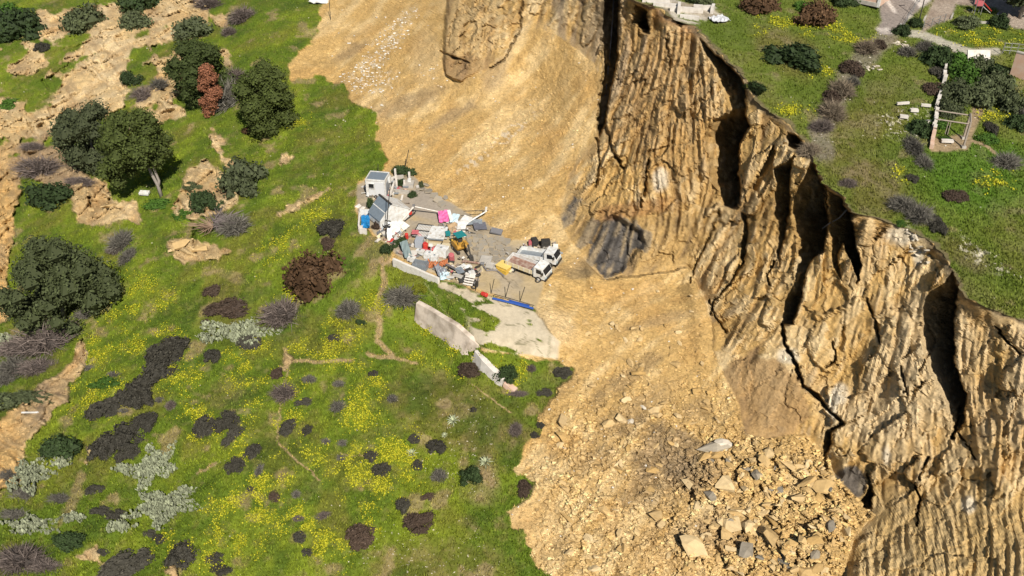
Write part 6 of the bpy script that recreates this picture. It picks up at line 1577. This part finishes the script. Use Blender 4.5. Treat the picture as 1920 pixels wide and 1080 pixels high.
tufts('meadow_grass', PBW[i], np.clip(colB[i] * np.array([1.1, 1.12, .9]), .01, 1), .12, .36, .08, 3, 'green meadow grass growing over the plateau', M_BLADE)
i = pick(yellow + 1e-9, 14000)
fl = np.repeat(np.array([[.43, .40, .02]]), len(i), 0) * RNG.uniform(.65, 1.15, (len(i), 1))
fp = PA_[i] + np.stack([RNG.normal(0, .25, len(i)), RNG.normal(0, .25, len(i)), RNG.uniform(.12, .4, len(i))], 1)
def blossoms(name, P_, colr, r_, label):
    m = len(P_); V, nrm = [], RNG.normal(0, .5, (m, 3)) + np.array([0, -.6, 1.0]); nrm /= np.linalg.norm(nrm, axis=1, keepdims=True)
    a = np.cross(nrm, RNG.standard_normal((m, 3))); a /= np.linalg.norm(a, axis=1, keepdims=True); b = np.cross(nrm, a); s = r_ * RNG.uniform(.5, 1.3, (m, 1))
    V = np.stack([P_ - a * s, P_ - b * s * .8, P_ + a * s, P_ + b * s * .8], 1).reshape(-1, 3)
    o = link(name, mesh_np(name, V, np.arange(m * 4).reshape(m, 4), np.repeat(colr, 4, 0)), M_BLADE); tag(o, label, None, None, 'stuff'); return o
blossoms('yellow_flowers', fp, fl, .095, 'yellow wild flowers in drifts over the lower hillside')
i = pick(yellowB * (1 - topB) + 1e-9, 1500, False)
blossoms('meadow_flowers', PBW[i] + np.stack([RNG.normal(0, .2, len(i)), RNG.normal(0, .2, len(i)), RNG.uniform(.1, .35, len(i))], 1), np.repeat(np.array([[.43, .40, .02]]), len(i), 0) * RNG.uniform(.65, 1.15, (len(i), 1)), .11, 'yellow wild flowers in strips over the plateau')

# ------------------------------------------------------------------ labels that single each shrub and boulder out by what it stands next to
LAND = [('the big rust-brown shrub', 595, 522), ('the pale spreading cactus thicket', 445, 622), ('the tall cactus thicket', 290, 870), ('the broad cactus mass', 318, 945), ('the round dark bush', 118, 843), ('the fork of the footpaths', 535, 675),
 ('the retaining wall', 835, 625), ('the broken low wall', 925, 700), ('the nearest agave to the wall', 850, 788), ('the round agave', 911, 866), ('the greyish agave', 772, 850), ('the leaning pine', 290, 300), ('the huge spreading tree', 112, 520), ('the bushy conifer', 506, 185),
 ('the dead rust-red conifer', 402, 172), ('the uprooted tree', 432, 415), ('the white cabin', 706, 350), ('the timber frame', 1790, 255), ('the crumbling stone wall', 1757, 190), ('the worn road', 1680, 40), ('the white rubble heap', 1692, 85),
 ('the row of white stones', 1636, 127), ('the salmon wall', 1905, 130), ('the foundation walls', 1265, 25), ('the white edge blocks', 1720, 465), ('the playground slide', 1830, 20), ('the bottom edge of the grass', 560, 1078), ('the low sparse cactus', 226, 990), ('the straggling cactus', 62, 985), ('the bare earth patch', 905, 905), ('the sandy crumbling bank', 230, 90), ('the white pole', 62, 777)]
import re
RLAND = [(re.split(r' (?:in|at|beside|touching|low|lying|standing|ringed|against|near|under|right|high|below) ', lb_)[0], x, y) for (x, y, r, mt, lb_, sx) in NAMED_ROCKS if r and x > 1050]
RLAND = [('the ' + a if not a.startswith('second') else 'the second pale slab', x, y) for a, x, y in RLAND] + [('the yard edge', 1010, 575), ('the plateau edge', 1745, 452), ('the grass corner', 985, 950), ('the brown hollow', 1420, 800), ('the tall rubble heap bush', 1700, 62), ('the grass end', 1075, 690), ('the brown brush', 1250, 850)]
ORD = ['nearest one', 'second one', 'third one', 'fourth one', 'fifth one', 'sixth one', 'seventh one', 'eighth one', 'ninth one', 'tenth one', 'eleventh one', 'twelfth one', 'thirteenth one', 'fourteenth one', 'fifteenth one', 'sixteenth one', 'seventeenth one', 'eighteenth one', 'nineteenth one', 'twentieth one']
def single_out(items, lands, sizes):
    bins = {}
    for (o, x, y, r, words) in items:
        nm, lx, ly = min(lands, key=lambda q: (q[1] - x) ** 2 + (q[2] - y) ** 2)
        dx, dy = x - lx, y - ly
        d = ('right of' if dx > 0 else 'left of') if abs(dx) > abs(dy) else ('below' if dy > 0 else 'above')
        sz = 'small ' if r < sizes[0] else ('' if r < sizes[1] else 'large ')
        words = words.replace('small ', '')
        bins.setdefault((sz, words, nm, d), []).append((dx * dx + dy * dy, o))
    for (sz, words, nm, d), lst in bins.items():
        lst.sort(key=lambda q: q[0])
        for k, (_, o) in enumerate(lst):
            o['label'] = '%s%s, %s %s %s' % (sz, words, ORD[min(k, 19)] if len(lst) > 1 else 'the one', d, nm)
single_out(BUSHES, LAND, (13, 28))
single_out(ROCKLIST, RLAND, (6, 10))
for (o, x, y, r, w_) in BUSHES:
    o['group'] = 'shrubs on the plateau' if x > float(rim_x(np.array([y]))[0]) else ('shrubs on the eroded left flank' if sd_soil is not None and x < 470 and y < 480 else 'shrubs dotted over the grassy hillside')
